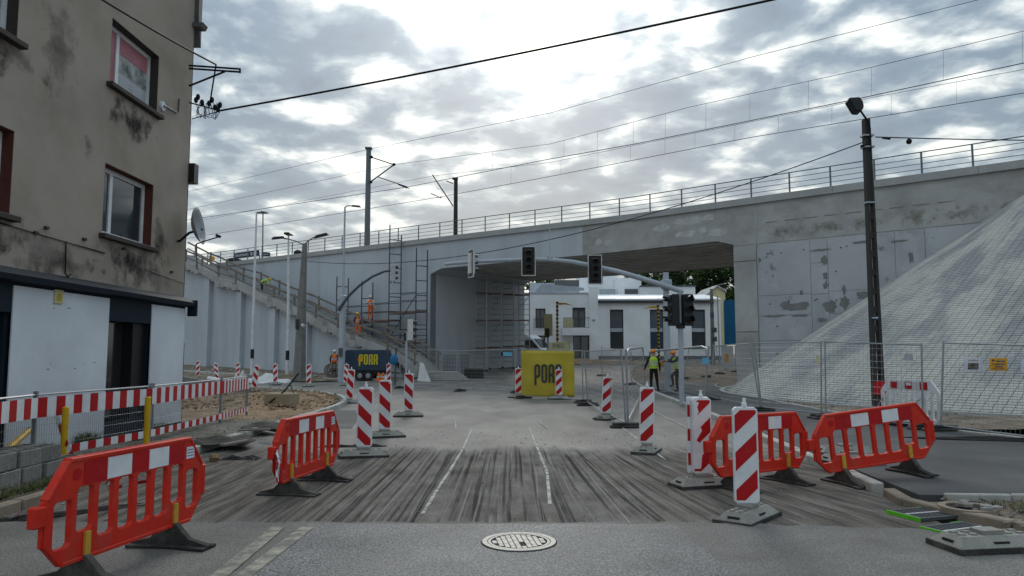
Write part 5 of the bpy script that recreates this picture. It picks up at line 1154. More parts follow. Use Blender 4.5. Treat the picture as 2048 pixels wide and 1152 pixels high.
# low signal post
p = ge(812, 778); t = thing('signal_post', 'low signal post with grey side facing head before the scaffold', 'signal post', p); MB().tube([(0, 0, -.05), (0, 0, gy(812, 665, p.y).z - p.z)], .06, 10).build('pole', M['mastgrey'], t)
signal_head(t, gy(818, 660, p.y - .02) - p + Vector((.08, 0, 0)), R(90), m='silver', board=False, s=1.1); MB().box((-.12, -.06, gy(812, 682, p.y).z - p.z), (-.02, .06, gy(812, 666, p.y).z - p.z)).build('push_box', M['black'], t)
p = ge(1096, 735); t = thing('signal_post', 'far signal post with grey back board before the white building', 'signal post', p); MB().tube([(0, 0, -.05), (0, 0, gy(1097, 628, p.y).z - p.z)], .08, 8).build('pole', M['mastgrey'], t)
MB().box((-.28, -.12, gy(1097, 672, p.y).z - p.z), (.36, -.06, gy(1097, 628, p.y).z - p.z)).build('backing_board', M['bannerpale'], t); MB().box((-.22, -.3, gy(1097, 675, p.y).z - p.z), (.1, -.14, gy(1097, 657, p.y).z - p.z)).build('signal_box', M['black'], t)
# yellow and black height gauge posts
for px, yt, yb, sg, lb in ((1115, 605, 716, 1, 'yellow and black banded gauge post before the balcony'), (1318, 612, 722, -1, 'yellow and black banded gauge post behind the signal mast')):
    p = gy(px, yb, 60); p.z = G(60); t = thing('gauge_post', lb, 'gauge post', p, 0, 'banded gauge posts'); H_ = gy(px, yt, 60).z - p.z
    MB().tube([(0, 0, 0), (0, 0, H_)], .085, 8).build('pole', M['yellow'], t); n = 15
    for k in range(n): z = .5 + (H_ - .5) * k / (n - 1); MB().tube([(0, 0, z - .07), (0, 0, z + .07)], .11, 8).build('black_band', M['black'], t)
    MB().prism([(sg * .1, -.04, H_ - .2), (sg * .7, -.04, H_ - .16), (sg * 1.3, -.04, H_ - .28), (sg * .7, -.04, H_ - .04), (sg * .1, -.04, H_ - .02)], (0, .06, 0)).build('arrow', M['yellow'], t); MB().box((-.35, -.3, 0), (.35, .3, .3)).build('base', M['yellow'], t)
# cluttered utility pole at right of the white block
p = gy(1429, 735, 62); p.z = G(62); t = thing('utility_pole', 'weathered utility pole hung with boxes beside the white building', 'pole', p); H_ = gy(1429, 578, 62).z - p.z
MB().tube([(-.1, 0, 0), (-.1, 0, H_)], [.2, .13], 8).build('pole', M['greypole'], t); MB().tube([(.45, 0, 0), (.4, 0, H_ * .9)], .05, 6).build('conduit', M['steel'], t)
for k, z in enumerate((H_ * .62, H_ * .42, H_ * .8, H_ * .3)): MB().box((-.3 + k % 2 * .1, -.25, z), (.0 + k % 2 * .2, -.1, z + .4)).build('box', M['dsteel'], t)
MB().tube([(-.1, 0, H_ - .2), (.5, -.3, H_ + .35), (1.0, -.5, H_ + .4)], .03, 6).build('lamp_arm', M['steel'], t)

# ================================================================ OVERHEAD LINE on the bridge
def on(px, py, off): return gp(px, py, B_, C_, off)
m1 = on(734, 497, 3.2); p = Vector((m1.x, m1.y, 9.35)); t = thing('catenary_mast', 'pale steel mast with triangular arm carrying the railway wires', 'mast', p)
T = on(735, 299, 3.2); MB().tube([p, Vector((p.x, p.y, T.z))], [.24, .20], 10).build('mast', M['railing'], t, world=True); MB().box((p.x - .26, p.y - .26, T.z), (p.x + .26, p.y + .26, T.z + .12)).build('cap', M['dsteel'], t, world=True)
for pts, r_ in (([(738, 313), (790, 330)], .05), ([(790, 328), (738, 366)], .05), ([(756, 354), (815, 374)], .04), ([(797, 369), (814, 376)], .05), ([(818, 377), (798, 368)], .03)): MB().tube([on(*q, 3.2) for q in pts], r_, 6).build('bracket', M['cable'], t, world=True)
for q in ((743, 314), (742, 364), (788, 329)): MB().ball(on(*q, 3.15), .13, 8).build('insulator', M['cable'], t, world=True)
m2 = on(911, 470, BW + .3); p = Vector((m2.x, m2.y, 9.3)); t = thing('catenary_mast', 'dark shorter mast with slanting strut on the far side of the bridge', 'mast', p); T = on(910, 357, BW + .3)
MB().tube([p, Vector((p.x, p.y, T.z))], [.2, .17], 8).build('mast', M['conpole'], t, world=True); MB().box((p.x - .3, p.y - .2, T.z - .1), (p.x + .18, p.y + .2, T.z + .05)).build('cap', M['conpole'], t, world=True)
for pts, r_ in (([(906, 412), (865, 350)], .05), ([(882, 396), (862, 387)], .04), ([(884, 394), (866, 396)], .03), ([(906, 367), (893, 362)], .05)): MB().tube([on(*q, BW + .3) for q in pts], r_, 6).build('bracket', M['cable'], t, world=True)
def wire(pts, off, r_, label, name='overhead_wire', m='wire', group='railway wires above the bridge'):
    return tag(MB().tube([on(x, y, off) for x, y in pts], r_, 5).build(name, M[m]), label, 'wire', group)
wire([(330, 394), (735, 299), (1100, 226), (1500, 115), (1955, 0), (2200, -70)], 3.2, .016, 'topmost feeder wire running from the pale mast top')
Wc = [(330, 429), (790, 329), (1100, 288), (1380, 214), (1720, 140), (2048, 62), (2250, 10)]; wire(Wc, 5.2, .016, 'upper catenary wire with droppers over the near track')
Wk = [(330, 447), (815, 374), (1100, 318), (1270, 288), (1700, 201), (2048, 126), (2250, 80)]; wire(Wk, 5.2, .026, 'thick contact wire over the near track')
Wc2 = [(330, 455), (865, 352), (1100, 325), (1470, 250), (1760, 192), (2048, 139), (2250, 100)]; wire(Wc2, 8.6, .014, 'upper catenary wire over the far track')
Wk2 = [(330, 484), (880, 394), (1100, 353), (1500, 275), (2048, 186), (2250, 150)]; wire(Wk2, 8.6, .022, 'contact wire over the far track')
def yat(pts, x):
    for (a, b), (c, d) in zip(pts, pts[1:]):
        if a <= x <= c: return b + (d - b) * (x - a) / (c - a)
for off, up_, lo_, xs in ((5.2, Wc, Wk, (985, 1128, 1195, 1267, 1331, 1412, 1500, 1617, 1743, 1887, 2045)), (8.6, Wc2, Wk2, (1022, 1122, 1196, 1261, 1330, 1390, 1470, 1557, 1664, 1783, 1913))):
    for x in xs: tag(MB().tube([on(x, yat(up_, x), off), on(x - .5, yat(lo_, x), off)], .007, 4).build('dropper_wire', M['wire']), 'thin dropper wire linking two wires over the %s track' % ('near' if off < 6 else 'far'), 'wire', 'dropper wires over the %s track' % ('near' if off < 6 else 'far'))
def cable(a, b, sag, r_, label, n=24, m='cable'):
    pts = [Vector(a).lerp(Vector(b), i / n) - Vector((0, 0, 4 * sag * (i / n) * (1 - i / n))) for i in range(n + 1)]
    return tag(MB().tube(pts, r_, 6).build('overhead_cable', M[m]), label, 'cable')
# wall bracket with insulators on the tenement
bt = thing('wall_bracket', 'steel cable bracket with insulators on the tenement corner', 'bracket', (-7.4, 16.5, 7.5)); Yk = 16.2
P3 = lambda x, y: gy(x, y, Yk)
for pts, r_ in (([(378, 131), (480, 138)], .022), ([(378, 137), (480, 144)], .022), ([(480, 137), (480, 146)], .022), ([(378, 172), (450, 143)], .022), ([(432, 130), (420, 205)], .018), ([(378, 205), (442, 222)], .016)): MB().tube([P3(*q) for q in pts], r_, 6).build('bar', M['cable'], bt, world=True)
for q in ((392, 200), (404, 205), (418, 207), (430, 215), (440, 210), (396, 194), (436, 219), (424, 200)): MB().ball(P3(*q), (.05, .05, .075), 8).build('insulator', M['cable'], bt, world=True)
for k in range(7):
    r = random.Random(k); x = 392 + k * 7; pts = [P3(x, 206)]
    for q in range(6): pts.append(P3(x + r.uniform(-6, 8), 210 + 26 * math.sin((q + 1) / 6 * math.pi) + r.uniform(-4, 4)))
    MB().tube(pts, .008, 4).build('lead', M['cable'], bt, world=True)
cable(P3(442, 221), gz(1490, 0, 7.75) + (gz(1490, 0, 7.75) - P3(442, 221)) * .45, .12, .021, 'thick twisted black cable spanning from the tenement bracket across the sky')
cable(gy(432, 129, Yk), gy(215, -4, 11.6) + (gy(215, -4, 11.6) - gy(432, 129, Yk)) * .8, .08, .02, 'black cable running back along the tenement facade')
cable(P3(384, 238), P3(440, 222), 0, .01, 'thin lead between the tenement wall and the cable end')
cable((RP.x - .2, RP.y - .1, gy(1735, 287, RP.y).z), (LP_.x + .3, LP_.y - .2, gy(612, 523, LP_.y).z), 1.35, .016, 'slack cable strung from the slotted pole to the two lamp pole', 40)
cable((RP.x + .2, RP.y - .1, gy(1762, 276, RP.y).z), gy(2120, 281, RP.y + 2), .02, .018, 'taut cable leaving the slotted pole past the bridge railing')
c = gy(1818, 283, RP.y); tag(MB().ball(c, .09, 8).tube([c, c + Vector((0, 0, .12))], .02, 6).build('cable_weight', M['cable']), 'small dark fitting hanging on the cable by the slotted pole', 'cable fitting')
for a, b in (((1737, 288), (1722, 293)), ((1765, 276), (1780, 277))): tag(MB().tube([gy(*a, RP.y - .1), gy(*b, RP.y - .1)], [.03, .045], 8).build('strain_insulator', M['cable']), 'dark strain insulator where a cable meets the slotted pole', 'insulator', 'strain insulators')
# satellite dish
ds = thing('satellite_dish', 'grey satellite dish on a bracket at the tenement corner', 'satellite dish', gy(384, 465, 16.2)); q = lambda x, y: gy(x, y, 16.2)
MB().tube([q(326, 484), q(360, 482), q(378, 466), q(390, 462)], .028, 6).build('bracket', M['cable'], ds, world=True)
dm = MB(); n = 20
for j in range(5):
    rr = .43 * j / 4 + .004
    for a in range(n):
        th = 2 * math.pi * a / n; dm.v.append(Vector((.16 * (j / 4) ** 2, rr * .95 * math.cos(th), rr * math.sin(th))))
for j in range(4):
    for a in range(n): b = (a + 1) % n; dm.f.append((j * n + a, j * n + b, (j + 1) * n + b, (j + 1) * n + a)); dm.m.append(0)
Md = Matrix.Translation(q(386, 453)) @ Matrix.Rotation(R(-62), 4, 'Z') @ Matrix.Rotation(R(-12), 4, 'Y'); Md = Matrix.Translation(q(384, 453)) @ Matrix.Rotation(R(8), 4, 'Z') @ Matrix.Rotation(R(-10), 4, 'Y')
dm.v = [Md @ v for v in dm.v]; o = dm.build('reflector', M['dish'], ds, world=True, smooth=True); sm = o.modifiers.new('thick', 'SOLIDIFY'); sm.thickness = .012
MB().tube([q(393, 488), q(410, 482), q(437, 474)], .014, 6).build('feed_arm', M['cable'], ds, world=True); MB().tube([q(432, 470), q(441, 474)], .03, 8).build('receiver', M['cable'], ds, world=True); MB().tube([q(393, 488), q(394, 540)], .014, 6).build('mast', M['dsteel'], ds, world=True)
MB().ball(q(404, 459), .03, 8).build('spare_receiver', M['dsteel'], ds, world=True)
# ================================================================ SCAFFOLDS
sc = thing('facade_scaffold', 'tube scaffold with three plank decks on the painted bridge wall', 'scaffold', Q(14, -.7, 0))
def face(px, py, off): return gp(px, py, B_, C_, off)
pairs = [(674, 553, 697, 556), (724, 562, 746, 565), (780, 450, 803, 470), (833, 496, 855, 500)]; FP = []
for a, ya, b, yb in pairs:
    f, r = face(a, ya, -1.15), face(b, yb, -.35); FP.append((f, r))
    for p in (f, r): MB().tube([Vector((p.x, p.y, G(p.y) + .05)), p], .045, 6).build('standard', M['dsteel'], sc, world=True); MB().box((p.x - .1, p.y - .1, G(p.y)), (p.x + .1, p.y + .1, G(p.y) + .03)).build('base_plate', M['dsteel'], sc, world=True)
    z = 1.6
    while z < min(f.z, r.z) - .3:
        MB().tube([Vector((f.x, f.y, z)), Vector((r.x, r.y, z))], .035, 6).build('rung', M['dsteel'], sc, world=True); z += 1.0
def zf(px, py, off): return face(px, py, off).z
for (i, j, zs_) in ((0, 1, (610, 625)), (1, 2, (607, 624)), (2, 3, (590, 605, 660, 672))):
    for y in zs_:
        for k in (0, 1):
            z = zf(745, y, -1.15); a, b = FP[i][k], FP[j][k]; MB().tube([Vector((a.x, a.y, z)), Vector((b.x, b.y, z))], .03, 6).build('ledger', M['dsteel'], sc, world=True)
for (i, j, y) in ((0, 1, 640), (1, 2, 640), (2, 3, 622), (2, 3, 684)):
    z = zf(745 if y == 640 else 815, y, -1.15); a, b = FP[i], FP[j]
    for k in range(3):
        p = a[0].lerp(a[1], (k + .08) / 3); q = a[0].lerp(a[1], (k + .94) / 3); r = b[0].lerp(b[1], (k + .08) / 3); s = b[0].lerp(b[1], (k + .94) / 3)
        MB().prism([Vector((v.x, v.y, z - .12)) for v in (p, q, s, r)], (0, 0, .12)).build('deck_board', M['plank'], sc, world=True)
    MB().tube([Vector((a[0].x, a[0].y, z - .2)), Vector((b[0].x, b[0].y, z - .2))], .035, 6).build('ledger', M['dsteel'], sc, world=True)
    if y == 640: ZD = z
for (i, j, ya, yb) in ((2, 3, 680, 590), (2, 3, 740, 690)):
    a, b = FP[i][0], FP[j][0]; MB().tube([Vector((a.x, a.y, zf(780, ya, -1.15))), Vector((b.x, b.y, zf(833, yb, -1.15)))], .03, 6).build('brace', M['dsteel'], sc, world=True)
for nm, o0, o1, lb in (('t', 4.6, 6.4, 'ladder frame scaffold tower against the inner abutment wall'), ('u', 8.0, 10.2, 'second ladder frame scaffold tower deeper under the bridge')):
    tw = thing('scaffold_tower', lb, 'scaffold', Q(sL - .9, o0, 0), 0, 'scaffold towers under the bridge'); c = []
    for o in (o0, o1):
        for s in (sL - .35, sL - 1.35):
            p = Q(s, o); p.z = G(p.y); c.append(p); MB().tube([p + Vector((0, 0, .1)), p + Vector((0, 0, 6.7))], .035, 6).build('standard', M['steel'], tw, world=True); MB().lathe([(.1, .0), (.1, .12)], p, 8).build('castor', M['black'], tw, world=True)
    for k in range(16):
        z = .5 + k * .4
        for a, b in ((c[0], c[1]), (c[2], c[3])): MB().tube([Vector((a.x, a.y, a.z + z)), Vector((b.x, b.y, b.z + z))], .022, 6).build('rung', M['steel'], tw, world=True)
    for k in range(3):
        z = 1.6 + k * 2.0
        MB().prism([v + Vector((0, 0, z)) for v in (c[0], c[1], c[3], c[2])], (0, 0, .08)).build('deck_board', M['plank'], tw, world=True)
        MB().tube([c[1] + Vector((0, 0, z - 1.6)), c[3] + Vector((0, 0, z))], .02, 6).build('brace', M['steel'], tw, world=True)
        MB().tube([c[1] + Vector((0, 0, z + .9)), c[3] + Vector((0, 0, z + .9))], .02, 6).build('ledger', M['steel'], tw, world=True)

# ================================================================ PEOPLE
def person(name_label, loc, rz, vest, trousers, helmet, pose=None, scale=1.0, sleeve='cloth', boots='black'):
    J = dict(pel=(0, 0, .95), spi=(0, .0, 1.14), che=(0, 0, 1.36), nek=(0, 0, 1.50), hed=(0, -.02, 1.60), top=(0, -.02, 1.71))
    for s, k in ((-1, 'L'), (1, 'R')): J.update({'sh' + k: (s * .17, 0, 1.42), 'el' + k: (s * .25, .03, 1.14), 'wr' + k: (s * .26, -.07, .90), 'ha' + k: (s * .26, -.10, .82), 'hi' + k: (s * .09, 0, .91), 'kn' + k: (s * .11, -.03, .49), 'an' + k: (s * .11, .02, .10), 'to' + k: (s * .13, -.15, .045)})
    J.update(pose or {})
    rad = dict(pel=.145, spi=.14, che=.155, nek=.062, hed=.085, top=.07, sh=.075, el=.05, wr=.036, ha=.038, hi=.095, kn=.066, an=.045, to=.042)
    E = [('pel', 'spi'), ('spi', 'che'), ('che', 'nek'), ('nek', 'hed'), ('hed', 'top')]
    for k in 'LR': E += [('che', 'sh' + k), ('sh' + k, 'el' + k), ('el' + k, 'wr' + k), ('wr' + k, 'ha' + k), ('pel', 'hi' + k), ('hi' + k, 'kn' + k), ('kn' + k, 'an' + k), ('an' + k, 'to' + k)]
    ks = list(J); me = bpy.data.meshes.new('sk'); me.from_pydata([J[k] for k in ks], [(ks.index(a), ks.index(b)) for a, b in E], [])
    ob = bpy.data.objects.new('sk', me); C.objects.link(ob); md = ob.modifiers.new('Skin', 'SKIN'); sb = ob.modifiers.new('Sub', 'SUBSURF'); sb.levels = 1; sb.render_levels = 1
    if not me.skin_vertices: return
    for i, k in enumerate(ks):
        r = rad.get(k, rad.get(k[:2])); d = me.skin_vertices[0].data[i]; d.radius = (r, r * (.8 if k in ('che', 'spi', 'pel') else 1)); d.use_root = (k == 'pel')
    dg = bpy.context.evaluated_depsgraph_get(); em = bpy.data.meshes.new_from_object(ob.evaluated_get(dg)); bpy.data.objects.remove(ob)
    # hands: fingers and thumb; face: nose, ears, eyes
    ex = MB(); cl_ = {'skin': 0, 'sleeve': 1, 'leg': 2, 'boot': 3}
    for k, s in (('L', -1), ('R', 1)):
        w, h = Vector(J['wr' + k]), Vector(J['ha' + k]); d = (h - w).normalized(); sd_ = d.cross(Vector((0, 1, 0)) if abs(d.y) < .8 else Vector((0, 0, 1))).normalized(); cu = sd_.cross(d).normalized()
        for f, (o, l) in enumerate(((-.03, .065), (-.01, .08), (.01, .075), (.03, .06))):
            b = h + d * .02 + cu * o; ex.tube([b, b + d * l * .55, b + d * l * .9 + sd_ * (.02 * -s)], [.010, .009, .007], 5)
        b = h - d * .02 - cu * .03; ex.tube([b, b - cu * .03 + d * .03, b - cu * .035 + d * .06], [.011, .010, .008], 5)
    hd_ = Vector(J['hed']); up = (Vector(J['top']) - hd_).normalized(); fw = Vector((0, -1, 0)); fw = (fw - up * fw.dot(up)).normalized(); rt = fw.cross(up)
    ex.tube([hd_ + fw * .075 + up * .03, hd_ + fw * .105], [.008, .015], 5)
    for s in (-1, 1): ex.ball(hd_ + rt * s * .085 + up * .01, (.012, .02, .03), 6); ex.ball(hd_ + rt * s * .032 + fw * .078 + up * .035, .010, 6, m=1)
    ex.bar(hd_ + fw * .079 - up * .035 - rt * .025, hd_ + fw * .079 - up * .035 + rt * .025, .008, .008, m=1)
    t = thing('person', name_label, 'person', loc, rz); t.scale = (scale,) * 3
    bm = bmesh.new(); bm.from_mesh(em); off = len(bm.verts); vs = [bm.verts.new(v) for v in ex.v]
    nb_ = len(bm.faces)
    for f, m in zip(ex.f, ex.m):
        try: q = bm.faces.new([vs[i] for i in f]); q.material_index = 1 if m else 0
        except ValueError: pass
    bm.faces.ensure_lookup_table()
    segs = [(Vector(J[a]), Vector(J[b]), a, b) for a, b in E]
    for f in bm.faces[:nb_]:
        c = f.calc_center_median(); best = None
        for a, b, ka, kb_ in segs:
            ab = b - a; u = max(0, min(1, (c - a).dot(ab) / ab.length_squared)); dd = (c - a - ab * u).length
            if best is None or dd < best[0]: best = (dd, ka, kb_, u)
        _, ka, kb_, u = best
        if ka in ('nek', 'hed') or (ka == 'che' and kb_ == 'nek' and u > .7) or ka[:2] == 'wr': mi = 0
        elif ka[:2] in ('sh', 'el') or kb_[:2] == 'sh' or ka in ('spi', 'che') or (ka == 'pel' and kb_ == 'spi' and u > .35): mi = 1
        elif ka[:2] == 'an': mi = 3
        else: mi = 2
        f.material_index = mi; f.smooth = True
    nm = bpy.data.meshes.new('body'); bm.to_mesh(nm); bm.free(); o = bpy.data.objects.new('body', nm); C.objects.link(o); o.parent = t
    for m in (M['skin'], M[sleeve], M[trousers], M[boots]): nm.materials.append(m)
    # vest: open shell round the torso, with reflective bands
    pel, spi, che = Vector(J['pel']), Vector(J['spi']), Vector(J['che']); v = MB(); n = 16
    rings = [(pel.lerp(spi, .15), .185, .145), (spi, .18, .14), (spi.lerp(che, .6), .195, .15), (che, .20, .155), (che.lerp(Vector(J['nek']), .45), .165, .12), (che.lerp(Vector(J['nek']), .75), .10, .09)]
    def ring(c, a, b): return [c + Vector((a * math.cos(2 * math.pi * i / n), b * math.sin(2 * math.pi * i / n), 0)) for i in range(n)]
    for c, a, b in rings: v.v += ring(c, a, b)
    for j in range(len(rings) - 1):
        for i in range(n): k = (i + 1) % n; v.f.append((j * n + i, j * n + k, (j + 1) * n + k, (j + 1) * n + i)); v.m.append(0)
    vo = v.build('vest', M[vest], t, smooth=True)
    for c, a, b in ((spi.lerp(che, .05), .187, .147), (spi.lerp(che, .5), .199, .155)):
        s = MB(); s.v += ring(c - Vector((0, 0, .025)), a, b) + ring(c + Vector((0, 0, .025)), a, b)
        for i in range(n): k = (i + 1) % n; s.f.append((i, k, n + k, n + i)); s.m.append(0)
        s.build('reflective_band', M['silver'], vo)
    hm = MB(); c = hd_ + up * .06
    prof = [(.118, 0), (.12, .03), (.108, .075), (.075, .115), (.03, .132)]; n2_ = 14; Mh = Matrix((( rt.x, -fw.x, up.x, c.x), (rt.y, -fw.y, up.y, c.y), (rt.z, -fw.z, up.z, c.z), (0, 0, 0, 1)))
    hm.lathe(prof, (0, 0, 0), n2_); hm.box((-.085, -.17, -.004), (.085, -.09, .012)); hm.v = [Mh @ (Vector((q.x * .95, q.y * 1.12, q.z))) for q in hm.v]
    hm.build('helmet', M[helmet], t, smooth=True)
    return t
# two in lime vests at the mast
person('worker in lime vest with yellow helmet standing beside the tall mast', ge(1308, 784, .1) + Vector((.0, 0, 0)), R(170), 'lime', 'cloth', 'helmetorange', dict(elR=(.30, .04, 1.16), wrR=(.36, -.10, .96), haR=(.38, -.14, .89), knL=(-.13, -.04, .49), anL=(-.17, .03, .10), toL=(-.19, -.13, .045)), .98)
person('worker in lime vest with red helmet lifting one knee between the posts', ge(1352, 784, .1) + Vector((0, -.5, 0)), R(-75), 'lime', 'cloth', 'helmetorange', dict(spi=(0, -.03, 1.12), che=(0, -.10, 1.32), nek=(0, -.14, 1.45), hed=(0, -.20, 1.54), top=(0, -.22, 1.64), shL=(-.17, -.10, 1.38), shR=(.17, -.10, 1.38), elL=(-.22, -.36, 1.30), wrL=(-.18, -.60, 1.28), haL=(-.16, -.69, 1.27), elR=(.22, -.34, 1.26), wrR=(.18, -.58, 1.30), haR=(.17, -.67, 1.31), knR=(.12, -.36, .72), anR=(.12, -.30, .33), toR=(.13, -.47, .26)), .98)
f, r = FP[1]
pw = (FP[1][0].lerp(FP[2][0], .12) + FP[1][1].lerp(FP[2][1], .12)) / 2
person('worker in orange vest and orange trousers painting from the scaffold deck', Vector((pw.x, pw.y, ZD)), R(190), 'orange', 'orange', 'helmetwhite', dict(elR=(.27, -.10, 1.22), wrR=(.22, -.30, 1.32), haR=(.20, -.38, 1.36)), 1.0, sleeve='board')
person('worker in orange vest and dark trousers behind the wooden cable drum', ge(664, 756, 0) + Vector((0, .5, 0)), R(200), 'orange', 'cloth', 'helmetwhite', dict(elR=(.26, -.06, 1.16), wrR=(.20, -.22, .98), haR=(.18, -.29, .93)), 1.0)
person('worker in orange vest bending forward at the end of the generator', ge(694, 757, 0) + Vector((0, 1.0, 0)), R(150), 'orange', 'cloth', 'helmetwhite', dict(spi=(0, -.06, 1.10), che=(0, -.20, 1.26), nek=(0, -.28, 1.38), hed=(0, -.35, 1.45), top=(0, -.40, 1.54), shL=(-.17, -.20, 1.31), shR=(.17, -.20, 1.31), elL=(-.22, -.32, 1.05), wrL=(-.20, -.44, .84), haL=(-.19, -.48, .76), elR=(.22, -.32, 1.05), wrR=(.20, -.44, .84), haR=(.19, -.48, .76)), 1.0)
def on_stair(px): s, _ = sx_(px, 640); p = Q(s, OS + 1.1); p.z = zs(s) + .30; return p
person('worker in orange vest walking on the staircase behind the mast', on_stair(690), R(60), 'orange', 'orange', 'helmetyellow', dict(knR=(.11, -.22, .55), anR=(.11, -.10, .18), toR=(.12, -.26, .12)), 1.0)
person('worker in lime jacket stooping on the upper staircase', on_stair(497), R(120), 'lime', 'cloth', 'helmetyellow', dict(spi=(0, -.10, 1.05), che=(0, -.30, 1.12), nek=(0, -.42, 1.15), hed=(0, -.52, 1.17), top=(0, -.62, 1.20), shL=(-.17, -.32, 1.14), shR=(.17, -.32, 1.14), elL=(-.2, -.38, .88), wrL=(-.18, -.45, .66), haL=(-.18, -.48, .58), elR=(.2, -.38, .88), wrR=(.18, -.45, .66), haR=(.18, -.48, .58)), 1.0, sleeve='lime')

# ================================================================ SITE EQUIPMENT
p = ge(664, 756); t = thing('cable_drum', 'wooden cable drum standing on its rim before a worker', 'cable drum', p, R(-8))
for y in (-.22, .18):
    m = MB(); n = 20
    for i in range(n):
        a, b = 2 * math.pi * i / n, 2 * math.pi * (i + 1) / n; q = lambda r, a: (r * math.cos(a), y, .47 + r * math.sin(a)); m.prism([q(.36, a), q(.46, a), q(.46, b), q(.36, b)], (0, .05, 0))
    m.build('rim', M['wood'], t)
    for k in range(4): a = k * math.pi / 4 + .3; MB().bar((.4 * math.cos(a), y + .02, .47 + .4 * math.sin(a)), (-.4 * math.cos(a), y + .02, .47 - .4 * math.sin(a)), .05, .04, up=(0, 1, 0)).build('spoke', M['wood'], t)
MB().tube([(0, -.2, .47), (0, .2, .47)], .13, 12).build('core', M['cable'], t)
p = ge(731, 762); gt = thing('trailer_generator', 'navy trailer generator with yellow PORR lettering on its side', 'generator', p, R(-2)); k = p.y / F
Wg, zb_, ztp = 1.28, .62, .62 + 1.25
m = MB(); m.prism([(-Wg, 0, zb_), (Wg, 0, zb_), (Wg, 0, ztp - .25), (Wg - .1, 0, ztp), (-Wg + .1, 0, ztp), (-Wg, 0, ztp - .1)], (0, 1.4, 0)); m.build('canopy', M['bluetank'], gt, bevel=.03)
MB().box((-Wg + .1, .1, .42), (Wg - .1, 1.3, .62)).build('chassis', M['black'], gt)
for x in (-.35, .15):
    for y in (-.02, 1.22): w_ = MB().lathe([(.30, 0), (.31, .03), (.31, .15), (.30, .18)], (x, y, .31), 16, ax='y').build('wheel', M['black'], gt); MB().lathe([(.15, -.01), (.12, -.02)], (x, y, .31), 12, ax='y').build('rim', M['steel'], w_)
MB().bar((Wg - .1, .7, .5), (Wg + 1.1, .7, .42), .1, .1).build('drawbar', M['dsteel'], gt); MB().tube([(Wg + .9, .7, .45), (Wg + .9, .7, 0)], .04, 8).build('jockey_leg', M['dsteel'], gt)
for m in porr(.62, .24, .06, .085, .012):
    for v in m.v: v.x -= .42; v.z += .98; v.y -= .004
    m.build('letter', M['letteryellow'], gt)
MB().box((-.46, -.024, 1.18), (-.2, -.018, 1.42)).build('sticker', M['amber'], gt)
for i, px in enumerate((757, 766)):
    p = ge(px, 762); c = thing('traffic_cone', 'orange cone standing at the end of the generator', 'cone', p, 0, 'orange cones by the generator'); MB().lathe([(.15, .03), (.11, .2), (.10, .3), (.06, .44), (.03, .5)], n=12).build('body', M['orange'], c); MB().box((-.19, -.19, 0), (.19, .19, .03)).build('base', M['orange'], c); MB().lathe([(.125, .2), (.115, .28)], n=12).build('white_band', M['silver'], c)
p = ge(790, 770); t = thing('blue_bag', 'blue plastic bag hanging on a dark stake near the stair foot', 'bag', p); MB().tube([(0, 0, 0), (.03, 0, 2.0)], .05, 6).build('stake', M['dsteel'], t); MB().ball((-.05, -.1, 1.35), (.22, .15, .3), 10).build('bag', M['blue'], t)
p = ge(835, 764); t = thing('white_sheet', 'folded white sheet leaning near the foot of the stair', 'sheet', p); MB().prism([(0, 0, .05), (.8, 0, .0), (.3, .3, 1.1), (.1, .3, 1.15)], (0, .05, .0)).build('sheet', M['tarp'], t)
# IBC cage, steel stack and dark skip by the abutment
p = ge(911, 752); t = thing('wire_cage', 'steel wire cage crate standing against the abutment', 'cage', p); m = MB(); w_ = .8; h = 1.35
for i in range(9): x = -w_ + 2 * w_ * i / 8; m.tube([(x, 0, .1), (x, 0, h)], .016, 5); m.tube([(x, 1, .1), (x, 1, h)], .016, 5)
for i in range(6): z = .1 + (h - .1) * i / 5; m.tube([(-w_, 0, z), (w_, 0, z), (w_, 1, z), (-w_, 1, z), (-w_, 0, z)], .016, 5)
tag(m.build('bars', M['dsteel'], t), kind='stuff'); MB().box((-w_, -.02, 0), (w_, 1.02, .1)).build('pallet', M['wood'], t)
st_ = thing('slab_stack', 'stack of grey slabs and planks in front of the abutment', 'stack', ge(885, 760))
for k in range(5): MB().box((-1.5 + k * .08, -.4 - k * .02, k * .11), (1.6 - k * .15, .5, k * .11 + .095)).build('slab', M['concrete' if k % 2 else 'kerb'], st_)
p = ge(947, 757); t = thing('dark_crate', 'dark open crate beside the wire cage', 'crate', p); MB().box((-.6, 0, .0), (.6, .9, .08)).build('floor', M['black'], t)
for a, b in (((-.6, 0, .08), (.6, .05, .6)), ((-.6, .85, .08), (.6, .9, .6)), ((-.6, .05, .08), (-.55, .85, .6)), ((.55, .05, .08), (.6, .85, .6))): MB().box(a, b).build('side', M['pit'], t)
